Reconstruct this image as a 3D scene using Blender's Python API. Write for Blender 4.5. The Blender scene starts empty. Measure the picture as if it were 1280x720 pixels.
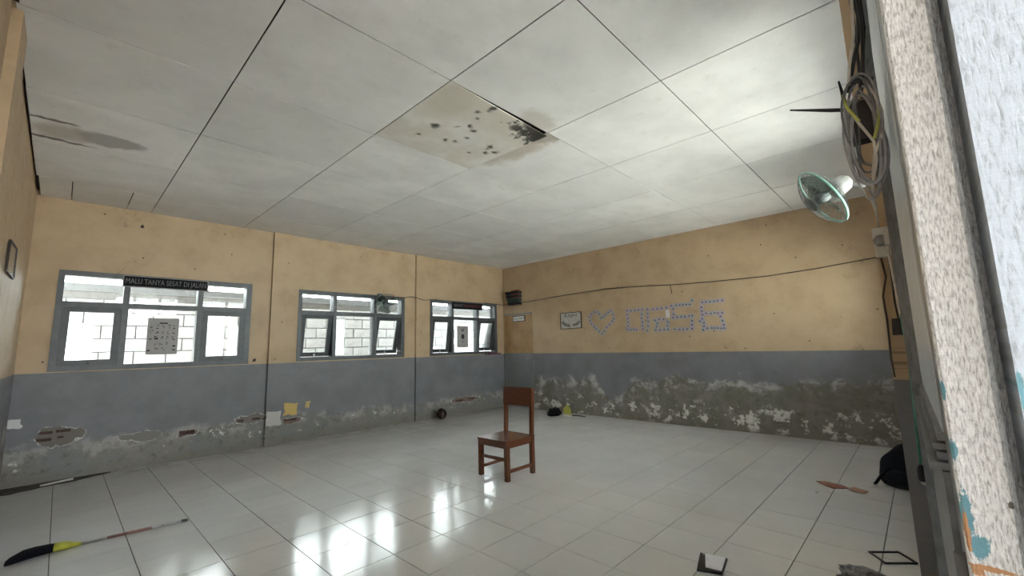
import bpy, math, random
from mathutils import Vector, Matrix
R = math.radians
random.seed(7)
scene = bpy.context.scene
col = scene.collection

# ------------------------------------------------------------------ camera
F_PX = 533.454
YAW, PITCH, ROLL = 0.758953, 0.135837, -0.025564
CAM = Vector((0.0, 0.0, 1.28))
fwd = Vector((math.cos(YAW) * math.cos(PITCH), math.sin(YAW) * math.cos(PITCH), math.sin(PITCH)))
rgt0 = Vector((math.sin(YAW), -math.cos(YAW), 0.0))
up0 = rgt0.cross(fwd)
rgt = math.cos(ROLL) * rgt0 + math.sin(ROLL) * up0
upv = -math.sin(ROLL) * rgt0 + math.cos(ROLL) * up0
cd = bpy.data.cameras.new('camera')
cam = bpy.data.objects.new('camera', cd)
col.objects.link(cam)
cam.matrix_world = Matrix(((rgt.x, upv.x, -fwd.x, CAM.x), (rgt.y, upv.y, -fwd.y, CAM.y),
                           (rgt.z, upv.z, -fwd.z, CAM.z), (0, 0, 0, 1)))
cd.sensor_width = 36.0
cd.lens = F_PX / 1280.0 * 36.0
cd.clip_start = 0.02
scene.camera = cam

# ------------------------------------------------------------------ sky, exposure
world = bpy.data.worlds.new('overcast_sky')
scene.world = world
world.use_nodes = True
bg = world.node_tree.nodes['Background']
bg.inputs['Color'].default_value = (0.92, 0.97, 1.0, 1)
bg.inputs['Strength'].default_value = 15.0
sun_d = bpy.data.lights.new('sun', 'SUN')
sun_d.energy = 120.0
sun_d.angle = R(4.0)
sun_d.color = (1.0, 0.97, 0.94)
sun = bpy.data.objects.new('sun', sun_d)
col.objects.link(sun)
sun.rotation_euler = Vector((0.58, 0.44, -0.69)).to_track_quat('-Z', 'Y').to_euler()
vs = scene.view_settings
vs.view_transform = 'Standard'
vs.look = 'None'
vs.gamma = 1.0
vs.use_curve_mapping = False
vs.exposure = 0.21
scene.cycles.use_denoising = True
scene.cycles.max_bounces = 14
scene.cycles.diffuse_bounces = 8
scene.cycles.transparent_max_bounces = 16
scene.cycles.sample_clamp_indirect = 12.0

# ------------------------------------------------------------------ room numbers (metres)
YW, XB, H, DADO, XL = 6.713, 6.770, 3.023, 1.125, -0.307
YF = -0.05          # inner face of the wall with the doorway
TILE, TX0, TY0 = 0.37452, 2.3050, 2.1850

# ------------------------------------------------------------------ mesh helpers
class MB:
    def __init__(self):
        self.v, self.f, self.m, self.sm = [], [], [], []
    def face(self, idx, mi=0, smooth=False):
        self.f.append(tuple(idx)); self.m.append(mi); self.sm.append(smooth)
    def box(self, x0, x1, y0, y1, z0, z1, mi=0):
        b = len(self.v)
        for z in (z0, z1):
            for y in (y0, y1):
                for x in (x0, x1):
                    self.v.append((x, y, z))
        for q in ((0, 2, 3, 1), (4, 5, 7, 6), (0, 1, 5, 4), (2, 6, 7, 3), (0, 4, 6, 2), (1, 3, 7, 5)):
            self.face([b + i for i in q], mi)
        return self
    def hexa(self, pts, mi=0):            # bottom 4 ccw, top 4 ccw
        b = len(self.v); self.v += [tuple(p) for p in pts]
        for q in ((3, 2, 1, 0), (4, 5, 6, 7), (0, 1, 5, 4), (1, 2, 6, 5), (2, 3, 7, 6), (3, 0, 4, 7)):
            self.face([b + i for i in q], mi)
        return self
    def bar(self, p, q, w, d, mi=0, upx=(0, 0, 1)):   # rectangular bar from p to q
        p, q = Vector(p), Vector(q); a = (q - p).normalized(); u = Vector(upx)
        s = a.cross(u)
        if s.length < 1e-4: s = a.cross(Vector((1, 0, 0)))
        s.normalize(); t = s.cross(a).normalized()
        c = [(-w / 2, -d / 2), (w / 2, -d / 2), (w / 2, d / 2), (-w / 2, d / 2)]
        self.hexa([p + s * i + t * j for i, j in c] + [q + s * i + t * j for i, j in c], mi)
        return self
    def tube(self, pts, r, n=8, mi=0, closed=False, cap=True):
        pts = [Vector(p) for p in pts]; m = len(pts); b = len(self.v)
        rr = r if isinstance(r, (list, tuple)) else [r] * m
        ref = Vector((0.13, 0.27, 0.95)).normalized(); ps = None
        for i in range(m):
            if closed: a = pts[(i + 1) % m] - pts[i - 1]
            else: a = pts[min(i + 1, m - 1)] - pts[max(i - 1, 0)]
            a = a.normalized() if a.length > 1e-9 else Vector((0, 0, 1))
            s = (ps - a * ps.dot(a)) if ps is not None else a.cross(ref)
            if s.length < 1e-5: s = a.cross(Vector((1, 0, 0)))
            s.normalize(); ps = s; t = a.cross(s)
            for k in range(n):
                w = 2 * math.pi * k / n
                self.v.append(tuple(pts[i] + s * (math.cos(w) * rr[i]) + t * (math.sin(w) * rr[i])))
        for i in range(m if closed else m - 1):
            j = (i + 1) % m
            for k in range(n):
                l = (k + 1) % n
                self.face((b + i * n + k, b + i * n + l, b + j * n + l, b + j * n + k), mi, True)
        if cap and not closed:
            self.face([b + k for k in range(n)][::-1], mi)
            self.face([b + (m - 1) * n + k for k in range(n)], mi)
        return self
    def lathe(self, prof, n=24, mi=0, M=None, smooth=True):    # prof: (radius, z) about local z
        b = len(self.v); M = M or Matrix.Identity(4)
        for r, z in prof:
            for k in range(n):
                w = 2 * math.pi * k / n
                self.v.append(tuple(M @ Vector((r * math.cos(w), r * math.sin(w), z))))
        for i in range(len(prof) - 1):
            for k in range(n):
                l = (k + 1) % n
                self.face((b + i * n + k, b + i * n + l, b + (i + 1) * n + l, b + (i + 1) * n + k), mi, smooth)
        self.face([b + k for k in range(n)][::-1], mi)
        self.face([b + (len(prof) - 1) * n + k for k in range(n)], mi)
        return self
    def prism(self, poly, d, mi=0, M=None):       # polygon in local xy, extruded to z=d
        b = len(self.v); M = M or Matrix.Identity(4); n = len(poly)
        for z in (0, d):
            for x, y in poly: self.v.append(tuple(M @ Vector((x, y, z))))
        self.face([b + i for i in range(n)][::-1], mi); self.face([b + n + i for i in range(n)], mi)
        for i in range(n):
            j = (i + 1) % n
            self.face((b + i, b + j, b + n + j, b + n + i), mi)
        return self
    def mesh(self, name, mats, off=(0, 0, 0)):
        me = bpy.data.meshes.new(name)
        o = Vector(off)
        me.from_pydata([tuple(Vector(p) - o) for p in self.v], [], self.f)
        for m in (mats if isinstance(mats, (list, tuple)) else [mats]): me.materials.append(m)
        me.polygons.foreach_set('material_index', self.m)
        me.polygons.foreach_set('use_smooth', self.sm)
        me.update()
        return me
    def build(self, name, mats, parent=None, loc=None):
        # vertices are world coordinates unless the parent says its parts are local
        off = Vector((0, 0, 0))
        if parent is not None and not parent.get('_local'): off = Vector(parent.get('_w', (0, 0, 0)))
        if loc is not None: off = Vector(loc)
        o = bpy.data.objects.new(name, self.mesh(name, mats, off))
        col.objects.link(o)
        if parent is not None:
            o.parent = parent
            o['_w'] = tuple(off)
            if parent.get('_local'): o['_local'] = 1
        elif loc is not None:
            o.location = loc; o['_w'] = tuple(loc)
        return o

def tag(o, label=None, cat=None, group=None, kind=None):
    if label: o['label'] = label
    if cat: o['category'] = cat
    if group: o['group'] = group
    if kind: o['kind'] = kind
    return o

def thing(name, label, cat, loc, group=None, rot=None, local=False):
    o = bpy.data.objects.new(name, None); col.objects.link(o)
    o.empty_display_size = 0.05
    o.location = loc; o['_w'] = tuple(loc)
    if rot is not None: o.rotation_euler = rot
    if local: o['_local'] = 1
    return tag(o, label, cat, group)

def struct(name, mb, mats, loc=(0, 0, 0)):
    return tag(mb.build(name, mats, None, loc), kind='structure')

def struct_empty(name, loc):
    o = bpy.data.objects.new(name, None); col.objects.link(o)
    o.location = loc; o['_w'] = tuple(loc); o.empty_display_size = 0.05
    return tag(o, kind='structure')

def copy_tree(o, parent=None):
    c = o.copy(); col.objects.link(c)
    if parent is not None: c.parent = parent
    for ch in list(o.children): copy_tree(ch, c)
    return c

def text_mesh(name, body, size, mat, M, parent, ext=0.0006, align='CENTER', width=None, label=None):
    cu = bpy.data.curves.new(name, 'FONT')
    cu.body = body; cu.size = size; cu.align_x = align; cu.align_y = 'CENTER'; cu.extrude = ext
    cu.resolution_u = 2
    t = bpy.data.objects.new(name, cu); col.objects.link(t)
    bpy.context.view_layer.update()
    me = bpy.data.meshes.new_from_object(t.evaluated_get(bpy.context.evaluated_depsgraph_get()))
    bpy.data.objects.remove(t)
    if width:
        xs = [v.co.x for v in me.vertices]; s = width / (max(xs) - min(xs))
        for v in me.vertices: v.co.x *= s
    off = Vector(parent.get('_w', (0, 0, 0)))
    for v in me.vertices:
        v.co = M @ v.co
        v.co -= off
    me.materials.clear(); me.materials.append(mat); me.name = name
    o = bpy.data.objects.new(name, me); col.objects.link(o); o.parent = parent
    if label: o['label'] = label
    return o

# ------------------------------------------------------------------ material helpers
class NT:
    def __init__(self, name):
        self.mat = bpy.data.materials.new(name); self.mat.use_nodes = True
        self.t = self.mat.node_tree; self.b = self.t.nodes['Principled BSDF']; self.out = self.t.nodes['Material Output']
    def set(self, sock, v):
        if isinstance(v, bpy.types.NodeSocket): self.t.links.new(v, sock)
        elif isinstance(v, (tuple, list)):
            sock.default_value = tuple(v) + (1,) if len(v) == 3 and len(sock.default_value) == 4 else tuple(v)
        else: sock.default_value = v
    def n(self, typ, props=None, **ins):
        nd = self.t.nodes.new('ShaderNode' + typ)
        for k, v in (props or {}).items(): setattr(nd, k, v)
        for k, v in ins.items(): self.set(nd.inputs[k.replace('_', ' ')], v)
        return nd
    def m(self, op, a, b=0.0, c=None):
        nd = self.t.nodes.new('ShaderNodeMath'); nd.operation = op
        self.set(nd.inputs[0], a); self.set(nd.inputs[1], b)
        if c is not None: self.set(nd.inputs[2], c)
        return nd.outputs[0]
    def vm(self, op, a, b):
        nd = self.t.nodes.new('ShaderNodeVectorMath'); nd.operation = op
        self.set(nd.inputs[0], a); self.set(nd.inputs[1], b)
        return nd.outputs[1] if op in ('DISTANCE', 'LENGTH', 'DOT_PRODUCT') else nd.outputs[0]
    def ss(self, x, a, b, lo=0.0, hi=1.0):
        nd = self.t.nodes.new('ShaderNodeMapRange'); nd.interpolation_type = 'SMOOTHSTEP'
        for i, v in enumerate((x, a, b, lo, hi)): self.set(nd.inputs[i], v)
        return nd.outputs[0]
    def mix(self, f, a, b, mode='MIX'):
        nd = self.t.nodes.new('ShaderNodeMix'); nd.data_type = 'RGBA'; nd.blend_type = mode
        self.set(nd.inputs[0], f); self.set(nd.inputs[6], a); self.set(nd.inputs[7], b)
        return nd.outputs[2]
    def noise(self, vec, scale, detail=5.0, rough=0.6, dist=0.0):
        nd = self.n('TexNoise', None, Scale=scale, Detail=detail, Roughness=rough, Distortion=dist)
        if vec is not None: self.t.links.new(vec, nd.inputs['Vector'])
        return nd.outputs['Fac']
    def pos(self): return self.n('NewGeometry').outputs['Position']
    def obj(self): return self.n('TexCoord').outputs['Object']
    def xyz(self, v):
        s = self.n('SeparateXYZ', None, Vector=v).outputs
        return s[0], s[1], s[2]
    def comb(self, x, y, z=0.0): return self.n('CombineXYZ', None, X=x, Y=y, Z=z).outputs[0]
    def bump(self, h, strength=0.3, dist=0.01):
        nd = self.n('Bump', None, Strength=strength, Distance=dist, Height=h)
        self.t.links.new(nd.outputs[0], self.b.inputs['Normal'])
    def fin(self, colr=None, rough=None, metal=None, spec=None, **kw):
        if colr is not None: self.set(self.b.inputs['Base Color'], colr)
        if rough is not None: self.set(self.b.inputs['Roughness'], rough)
        if metal is not None: self.set(self.b.inputs['Metallic'], metal)
        if spec is not None: self.set(self.b.inputs['Specular IOR Level'], spec)
        for k, v in kw.items(): self.set(self.b.inputs[k.replace('_', ' ')], v)
        return self.mat

def simple(name, c, rough=0.5, metal=0.0, var=0.12, scale=25.0, bump=0.0, spec=None):
    t = NT(name); p = t.obj(); f = t.noise(p, scale, 4)
    c2 = tuple(max(0, x * (1 - var * 2.2)) for x in c)
    k = t.mix(t.ss(f, 0.35, 0.7), c, c2)
    if bump: t.bump(f, bump, 0.004)
    return t.fin(k, rough, metal, spec)

TAN, TAN2 = (0.500, 0.370, 0.232), (0.430, 0.310, 0.188)
GREY, GREY2 = (0.195, 0.195, 0.205), (0.152, 0.152, 0.160)

def wall_mat(name, ax, base, slope, amp, white, olive, extra=None, dip=None, bl=0.75):
    t = NT(name); p = t.pos(); x, y, z = t.xyz(p); h = x if ax == 0 else y
    hv = t.comb(h, z, 3.1)
    n1 = t.noise(hv, 1.6, 6, 0.62); n2 = t.noise(hv, 11.0, 6, 0.7); n3 = t.noise(t.comb(h, z, 9.7), 5.0, 6, 0.65)
    n4 = t.noise(t.comb(h, z, 21.0), 3.2, 5, 0.6)
    # paint: tan above, grey dado below
    dz = t.m('ADD', z, t.m('MULTIPLY', t.m('SUBTRACT', n2, 0.5), 0.006))
    tanc = t.mix(t.ss(n4, 0.35, 0.75), TAN, TAN2)
    tanc = t.mix(t.m('MULTIPLY', t.ss(n2, 0.55, 0.8), 0.22), tanc, (0.30, 0.20, 0.11))
    # cracks and nail holes in the upper paint
    vd = t.n('TexVoronoi', {'voronoi_dimensions': '2D', 'feature': 'F1'}, Vector=t.comb(h, z), Scale=2.6)
    dotm = t.m('MULTIPLY', t.m('SUBTRACT', 1.0, t.ss(vd.outputs['Distance'], 0.018, 0.03)),
               t.m('GREATER_THAN', t.n('SeparateColor', None, Color=vd.outputs['Color']).outputs[0], 0.55))
    nx = t.m('ADD', t.m('MULTIPLY', t.noise(hv, 1.7, 5, 0.6), 1.6), h)
    nz = t.m('ADD', t.m('MULTIPLY', t.noise(t.comb(h, z, 40.0), 1.7, 5, 0.6), 1.6), z)
    ve = t.n('TexVoronoi', {'voronoi_dimensions': '2D', 'feature': 'DISTANCE_TO_EDGE'}, Vector=t.comb(nx, nz), Scale=0.75)
    crk = t.m('MULTIPLY', t.m('SUBTRACT', 1.0, t.ss(ve.outputs['Distance'], 0.001, 0.0045)), t.ss(n4, 0.50, 0.60, 0.0, 0.55))
    mark = t.m('MAXIMUM', dotm, crk)
    tanc = t.mix(mark, tanc, (0.10, 0.07, 0.045))
    gryc = t.mix(t.ss(n4, 0.3, 0.75), GREY, GREY2)
    gryc = t.mix(t.m('MULTIPLY', t.ss(n2, 0.60, 0.8), 0.35), gryc, (0.26, 0.26, 0.26))
    paint = t.mix(t.m('GREATER_THAN', dz, DADO), gryc, tanc)
    # damp damage rising from the floor
    top = t.m('ADD', t.m('ADD', base, t.m('MULTIPLY', h, slope)),
              t.m('ADD', t.m('MULTIPLY', t.m('SUBTRACT', n1, 0.5), amp), t.m('MULTIPLY', t.m('SUBTRACT', n2, 0.5), 0.22)))
    if dip:      # a stretch where the damp stays low
        top = t.m('SUBTRACT', top, t.m('MULTIPLY', t.m('SUBTRACT', 1.0, t.ss(t.m('ABSOLUTE', t.m('SUBTRACT', h, dip[0])), 0.1, dip[1])), dip[2]))
    e = t.m('SUBTRACT', z, top)
    dmg = t.m('SUBTRACT', 1.0, t.ss(e, -0.012, 0.012))
    dc = t.mix(t.ss(n3, 0.36, 0.62), olive, (0.215, 0.200, 0.175))
    dc = t.mix(t.ss(n2, 0.50, 0.72), dc, (0.125, 0.115, 0.095))
    low = t.m('SUBTRACT', 1.0, t.ss(z, 0.02, 0.16))
    dc = t.mix(t.m('MULTIPLY', low, 0.45), dc, (0.16, 0.145, 0.11))
    c = t.mix(dmg, paint, dc)
    # pale salt bloom and bare lime flakes
    ae = t.m('ABSOLUTE', t.m('ADD', e, 0.03))
    bloom = t.m('MULTIPLY', t.m('SUBTRACT', 1.0, t.ss(ae, 0.02, 0.12)), t.ss(n3, 0.46, 0.62))
    mid = t.m('MULTIPLY', t.m('SUBTRACT', 1.0, t.ss(t.m('ABSOLUTE', t.m('SUBTRACT', z, white[0])), white[1] * 0.4, white[1])),
              t.ss(t.noise(t.comb(h, z, 33.0), 5.5, 8, 0.74), white[2], white[2] + 0.05))
    c = t.mix(t.m('MULTIPLY', bloom, bl), c, (0.50, 0.49, 0.465))
    c = t.mix(t.m('MULTIPLY', mid, 0.92), c, (0.68, 0.66, 0.60))
    hgt = t.m('ADD', t.m('MULTIPLY', dmg, -0.5), t.m('ADD', t.m('MULTIPLY', n2, t.m('ADD', 0.06, t.m('MULTIPLY', dmg, 0.9))), t.m('MULTIPLY', mid, 0.3)))
    if extra:
        hw = t.m('ADD', h, t.m('MULTIPLY', t.m('SUBTRACT', t.noise(t.comb(h, z, 55.0), 6.0, 4, 0.6), 0.5), 0.22))
        zw = t.m('ADD', z, t.m('MULTIPLY', t.m('SUBTRACT', t.noise(t.comb(h, z, 77.0), 7.0, 4, 0.6), 0.5), 0.13))
        for (kind, cx, cz, rx, rz, colr, dh) in extra:
            d = t.vm('LENGTH', t.comb(t.m('DIVIDE', t.m('SUBTRACT', hw, cx), rx), t.m('DIVIDE', t.m('SUBTRACT', zw, cz), rz)), (0, 0, 0))
            if kind == 'box':
                hb, zb = t.m('MULTIPLY', t.m('ADD', h, hw), 0.5), t.m('MULTIPLY', t.m('ADD', z, zw), 0.5)
                d = t.m('MAXIMUM', t.m('ABSOLUTE', t.m('DIVIDE', t.m('SUBTRACT', hb, cx), rx)), t.m('ABSOLUTE', t.m('DIVIDE', t.m('SUBTRACT', zb, cz), rz)))
            d = t.m('ADD', d, t.m('ADD', t.m('MULTIPLY', t.m('SUBTRACT', n3, 0.5), 1.3 if kind == 'hole' else 0.6), t.m('MULTIPLY', t.m('SUBTRACT', n2, 0.5), 0.7 if kind == 'hole' else 0.4)))
            mk = t.m('SUBTRACT', 1.0, t.ss(d, 0.93, 1.0))
            if kind == 'hole':
                rim = t.m('MULTIPLY', t.m('SUBTRACT', t.m('SUBTRACT', 1.0, t.ss(d, 1.02, 1.12)), mk), t.ss(n2, 0.42, 0.56))
                c = t.mix(rim, c, (0.60, 0.59, 0.55))
            c = t.mix(mk, c, colr)
            hgt = t.m('ADD', hgt, t.m('MULTIPLY', mk, dh))
    t.bump(hgt, 0.55, 0.012)
    return t.fin(c, t.ss(n2, 0.3, 0.7, 0.42, 0.6), None, 0.35)

M_WALL_B = wall_mat('wall_paint_windows', 0, 0.37, -0.012, 0.35, (0.25, 0.14, 0.60), (0.185, 0.190, 0.185), [
    ('hole', 0.075, 0.462, 0.21, 0.095, (0.150, 0.128, 0.108), -0.8),
    ('hole', 0.72, 0.345, 0.19, 0.055, (0.185, 0.172, 0.155), -0.7),
    ('hole', 1.17, 0.322, 0.10, 0.045, (0.150, 0.118, 0.098), -0.7),
    ('hole', 1.86, 0.40, 0.20, 0.05, (0.165, 0.140, 0.120), -0.6),
    ('box', 2.365, 0.468, 0.105, 0.085, (0.58, 0.40, 0.13), 0.15),
    ('box', 2.60, 0.50, 0.035, 0.05, (0.50, 0.36, 0.15), 0.1),
    ('hole', 2.40, 0.30, 0.16, 0.045, (0.165, 0.112, 0.088), -0.5),
    ('box', 2.13, 0.36, 0.085, 0.10, (0.47, 0.46, 0.43), 0.3),
    ('box', -0.27, 0.63, 0.05, 0.045, (0.62, 0.62, 0.61), 0.2),
    ('hole', 5.65, 0.26, 0.36, 0.05, (0.175, 0.125, 0.098), -0.5)], None, 0.38)
M_WALL_R = wall_mat('wall_paint_letters', 1, 0.74, -0.026, 0.60, (0.20, 0.24, 0.535), (0.155, 0.147, 0.115), None, (4.0, 0.45, 0.26))
M_WALL_L = wall_mat('wall_paint_plain', 1, 0.40, 0.03, 0.3, (0.3, 0.2, 0.62), (0.185, 0.190, 0.185))
M_WALL_F = wall_mat('wall_paint_door_side', 0, 0.45, 0.0, 0.3, (0.3, 0.2, 0.58), (0.17, 0.165, 0.14))

def panel_mat(name, stains=(), mould=False):
    t = NT(name); p = t.pos(); x, y, z = t.xyz(p)
    pr = t.comb(t.m('ADD', t.m('MULTIPLY', x, 0.5), t.m('MULTIPLY', y, 1.6)), t.m('SUBTRACT', t.m('MULTIPLY', y, 0.5), t.m('MULTIPLY', x, 1.2)), 0.0)
    rnd = t.n('ObjectInfo').outputs['Random']
    n1 = t.noise(pr, 1.5, 5, 0.6); n2 = t.noise(p, 9.0, 5, 0.65); n3 = t.noise(p, 3.0, 6, 0.65)
    c = t.mix(t.ss(n1, 0.3, 0.75), (0.81, 0.80, 0.785), (0.67, 0.66, 0.645))
    c = t.mix(t.m('MULTIPLY', rnd, 0.5), c, (0.62, 0.61, 0.595))
    c = t.mix(t.m('MULTIPLY', t.ss(n2, 0.55, 0.8), 0.3), c, (0.45, 0.43, 0.40))
    dp = t.vm('ADD', p, t.vm('MULTIPLY', t.vm('SUBTRACT', t.n('TexNoise', None, Vector=p, Scale=14.0, Detail=5.0).outputs['Color'], (0.5, 0.5, 0.5)), (0.09, 0.09, 0.0)))
    dx, dy, _ = t.xyz(dp)
    for (cx, cy, rx, ry, colr, soft, amt, k) in stains:
        d = t.vm('LENGTH', t.comb(t.m('DIVIDE', t.m('SUBTRACT', dx, cx), rx), t.m('DIVIDE', t.m('SUBTRACT', dy, cy), ry)), (0, 0, 0))
        d = t.m('ADD', d, t.m('MULTIPLY', t.m('SUBTRACT', n3, 0.5), k))
        c = t.mix(t.m('MULTIPLY', t.m('SUBTRACT', 1.0, t.ss(d, 1.0 - soft, 1.0)), amt), c, colr)
    if mould:
        c = t.mix(t.ss(n3, 0.30, 0.62, 0.30, 0.85), c, (0.58, 0.54, 0.46))
        acc = None
        for sx, sy, r in SPOTS:
            dd = t.m('SUBTRACT', t.vm('DISTANCE', t.comb(dx, dy), (sx, sy, 0)), r)
            acc = dd if acc is None else t.m('MINIMUM', acc, dd)
        c = t.mix(t.m('SUBTRACT', 1.0, t.ss(acc, -0.020, 0.014)), c, (0.085, 0.08, 0.065))
        dcor = t.vm('LENGTH', t.comb(t.m('DIVIDE', t.m('SUBTRACT', dx, 2.66), 0.46), t.m('DIVIDE', t.m('SUBTRACT', dy, 2.04), 0.30)), (0, 0, 0))
        dcor = t.m('ADD', dcor, t.m('MULTIPLY', t.m('SUBTRACT', t.noise(p, 16.0, 6, 0.75), 0.5), 2.2))
        c = t.mix(t.m('SUBTRACT', 1.0, t.ss(dcor, 0.55, 0.85)), c, (0.05, 0.048, 0.040))
    t.bump(t.m('ADD', t.m('MULTIPLY', n1, 0.6), t.m('MULTIPLY', n2, 0.4)), 0.10, 0.01)
    return t.fin(c, 0.62, None, 0.3)

SPOTS = [(1.895, 2.588, 0.036), (1.882, 2.789, 0.024), (2.095, 2.713, 0.024), (2.014, 2.474, 0.014), (2.094, 2.398, 0.028),
         (2.152, 2.429, 0.024), (2.19, 2.561, 0.024), (2.161, 2.675, 0.016), (2.441, 2.535, 0.036), (2.493, 2.655, 0.028),
         (2.555, 2.586, 0.028), (2.464, 2.591, 0.02), (2.386, 2.756, 0.02), (2.048, 2.098, 0.036), (2.002, 2.205, 0.02),
         (2.062, 2.272, 0.016), (2.363, 2.162, 0.044), (2.468, 2.25, 0.02), (2.317, 2.163, 0.024)]
BRN = (0.42, 0.36, 0.29)
M_PANEL = panel_mat('ceiling_panel')
M_PANEL_MOULD = panel_mat('ceiling_panel_mould', [(1.78, 2.22, 0.20, 0.30, (0.43, 0.39, 0.32), 0.5, 0.7, 0.8)], True)
M_PANEL_STAIN = panel_mat('ceiling_panel_stain', [(2.66, 2.45, 0.24, 0.50, BRN, 0.55, 0.75, 1.3), (2.70, 2.12, 0.16, 0.16, (0.27, 0.22, 0.17), 0.6, 0.7, 1.0)])
M_PANEL_WASH = panel_mat('ceiling_panel_wash', [(2.45, 1.98, 0.30, 0.14, (0.46, 0.42, 0.36), 0.6, 0.6, 1.0)])
M_PANEL_SMEAR = panel_mat('ceiling_panel_smear', [(0.14, 4.62, 0.26, 0.16, (0.30, 0.285, 0.265), 0.35, 0.8, 0.9),
                                                  (-0.18, 4.46, 0.17, 0.035, (0.12, 0.11, 0.09), 0.5, 0.9, 1.3),
                                                  (-0.16, 4.86, 0.24, 0.04, (0.10, 0.095, 0.08), 0.5, 0.9, 1.5),
                                                  (-0.12, 4.66, 0.22, 0.22, (0.40, 0.36, 0.30), 0.6, 0.7, 1.0)])

def tile_mat():
    t = NT('glazed_floor_tile'); p = t.pos(); rnd = t.n('ObjectInfo').outputs['Random']
    n1 = t.noise(p, 1.2, 5, 0.6); n2 = t.noise(p, 22.0, 4, 0.6)
    c = t.mix(t.ss(n1, 0.3, 0.75), (0.60, 0.595, 0.58), (0.535, 0.53, 0.51))
    c = t.mix(t.m('MULTIPLY', rnd, 0.35), c, (0.50, 0.49, 0.46))
    c = t.mix(t.m('MULTIPLY', t.ss(n2, 0.6, 0.8), 0.15), c, (0.40, 0.38, 0.34))
    x, y, z = t.xyz(p)
    # dirt trodden along the window wall
    dirt = t.m('MULTIPLY', t.ss(y, 6.25, 6.75), t.ss(t.noise(p, 5.0, 6, 0.7), 0.42, 0.62))
    c = t.mix(t.m('MULTIPLY', dirt, 0.5), c, (0.26, 0.24, 0.20))
    t.bump(t.noise(p, 3.0, 2, 0.5), 0.035, 0.02)
    return t.fin(c, t.ss(t.noise(p, 4.0, 5, 0.65), 0.3, 0.75, 0.10, 0.20), None, 0.62)
M_TILE = tile_mat()
M_GROUT = simple('grout', (0.10, 0.095, 0.085), 0.85)
M_DARK = simple('roof_void', (0.03, 0.027, 0.024), 0.9)
M_FRAME = simple('grey_frame_paint', (0.092, 0.099, 0.102), 0.42, 0, 0.10, 14)
M_FRAME2 = simple('grey_sash_paint', (0.062, 0.067, 0.069), 0.42, 0, 0.10, 14)
M_METAL = simple('steel', (0.42, 0.42, 0.42), 0.35, 0.9, 0.1)
M_BLACK = simple('black_plastic', (0.012, 0.012, 0.014), 0.45)
M_WHITE = simple('white_plastic', (0.62, 0.61, 0.56), 0.4, 0, 0.08)
M_SIGN = simple('sign_black', (0.008, 0.008, 0.010), 0.7, 0, 0.1, 25, 0, 0.15)
M_SIGNTXT = simple('sign_grey_letters', (0.20, 0.20, 0.205), 0.7)
M_SIGNRED = simple('sign_red_letters', (0.16, 0.035, 0.035), 0.5)
M_SIGNRIM = simple('sign_rim', (0.26, 0.25, 0.25), 0.5)
M_BRICK = simple('exposed_brick', (0.105, 0.058, 0.044), 0.9, 0, 0.3, 30, 0.5)
M_PAPERINK = simple('printed_ink', (0.025, 0.025, 0.028), 0.7)
M_PAPER = simple('white_card', (0.60, 0.59, 0.57), 0.75, 0, 0.05)
M_LILAC = simple('lilac_paper', (0.42, 0.365, 0.45), 0.8, 0, 0.08)
M_LILAC2 = simple('blue_grey_paper', (0.38, 0.385, 0.42), 0.8, 0, 0.08)
M_DOT = simple('dark_flower_centre', (0.13, 0.115, 0.125), 0.8)
M_CABLE = simple('dark_wire', (0.075, 0.055, 0.040), 0.6)
M_GCABLE = simple('grey_cable', (0.36, 0.365, 0.37), 0.45, 0, 0.2)
M_GCABLE2 = simple('dark_grey_cable', (0.16, 0.163, 0.17), 0.45, 0, 0.2)
M_WCABLE = simple('off_white_cable', (0.60, 0.57, 0.50), 0.45, 0, 0.15)
M_YCABLE = simple('yellow_green_cable', (0.52, 0.55, 0.12), 0.45, 0, 0.2)
M_GREEN = simple('green_cable', (0.11, 0.42, 0.30), 0.45, 0, 0.2)
M_BWALL = simple('outside_block', (0.47, 0.475, 0.48), 0.9, 0, 0.08, 5, 0.2)
M_MORTAR = simple('outside_mortar', (0.18, 0.18, 0.178), 0.95)
M_COPING = simple('outside_coping', (0.15, 0.155, 0.16), 0.9)
M_GROUND = simple('pale_paving', (0.52, 0.51, 0.48), 0.95)
M_SOFFIT = simple('veranda_shade_roof', (0.30, 0.29, 0.275), 0.9)
M_PAVE = simple('veranda_bounce_paving', (0.42, 0.415, 0.40), 0.8)
M_SHADEWALL = simple('grey_shade_wall', (0.24, 0.245, 0.25), 0.9)
M_ALLEYDARK = simple('dark_alley_strip', (0.11, 0.10, 0.085), 0.95)

def glass_mat():
    t = NT('window_glass'); p = t.pos()
    tr = t.n('BsdfTransparent', None, Color=(0.93, 0.96, 0.95, 1))
    gl = t.n('BsdfGlossy', None, Color=(1, 1, 1, 1), Roughness=0.03)
    fr = t.n('Fresnel', None, IOR=1.45)
    mx = t.n('MixShader'); t.set(mx.inputs[0], fr.outputs[0]); t.t.links.new(tr.outputs[0], mx.inputs[1]); t.t.links.new(gl.outputs[0], mx.inputs[2])
    df = t.n('BsdfDiffuse', None, Color=(0.55, 0.56, 0.55, 1))
    m2 = t.n('MixShader'); x, y, z = t.xyz(p)
    sc = t.noise(t.comb(t.m('MULTIPLY', x, 1.0), t.m('MULTIPLY', z, 1.6), 0.0), 13.0, 6, 0.75, 1.2)
    t.set(m2.inputs[0], t.ss(sc, 0.52, 0.72, 0.02, 0.30))
    t.t.links.new(mx.outputs[0], m2.inputs[1]); t.t.links.new(df.outputs[0], m2.inputs[2])
    t.t.links.new(m2.outputs[0], t.out.inputs['Surface'])
    return t.mat
M_GLASS = glass_mat()

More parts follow.
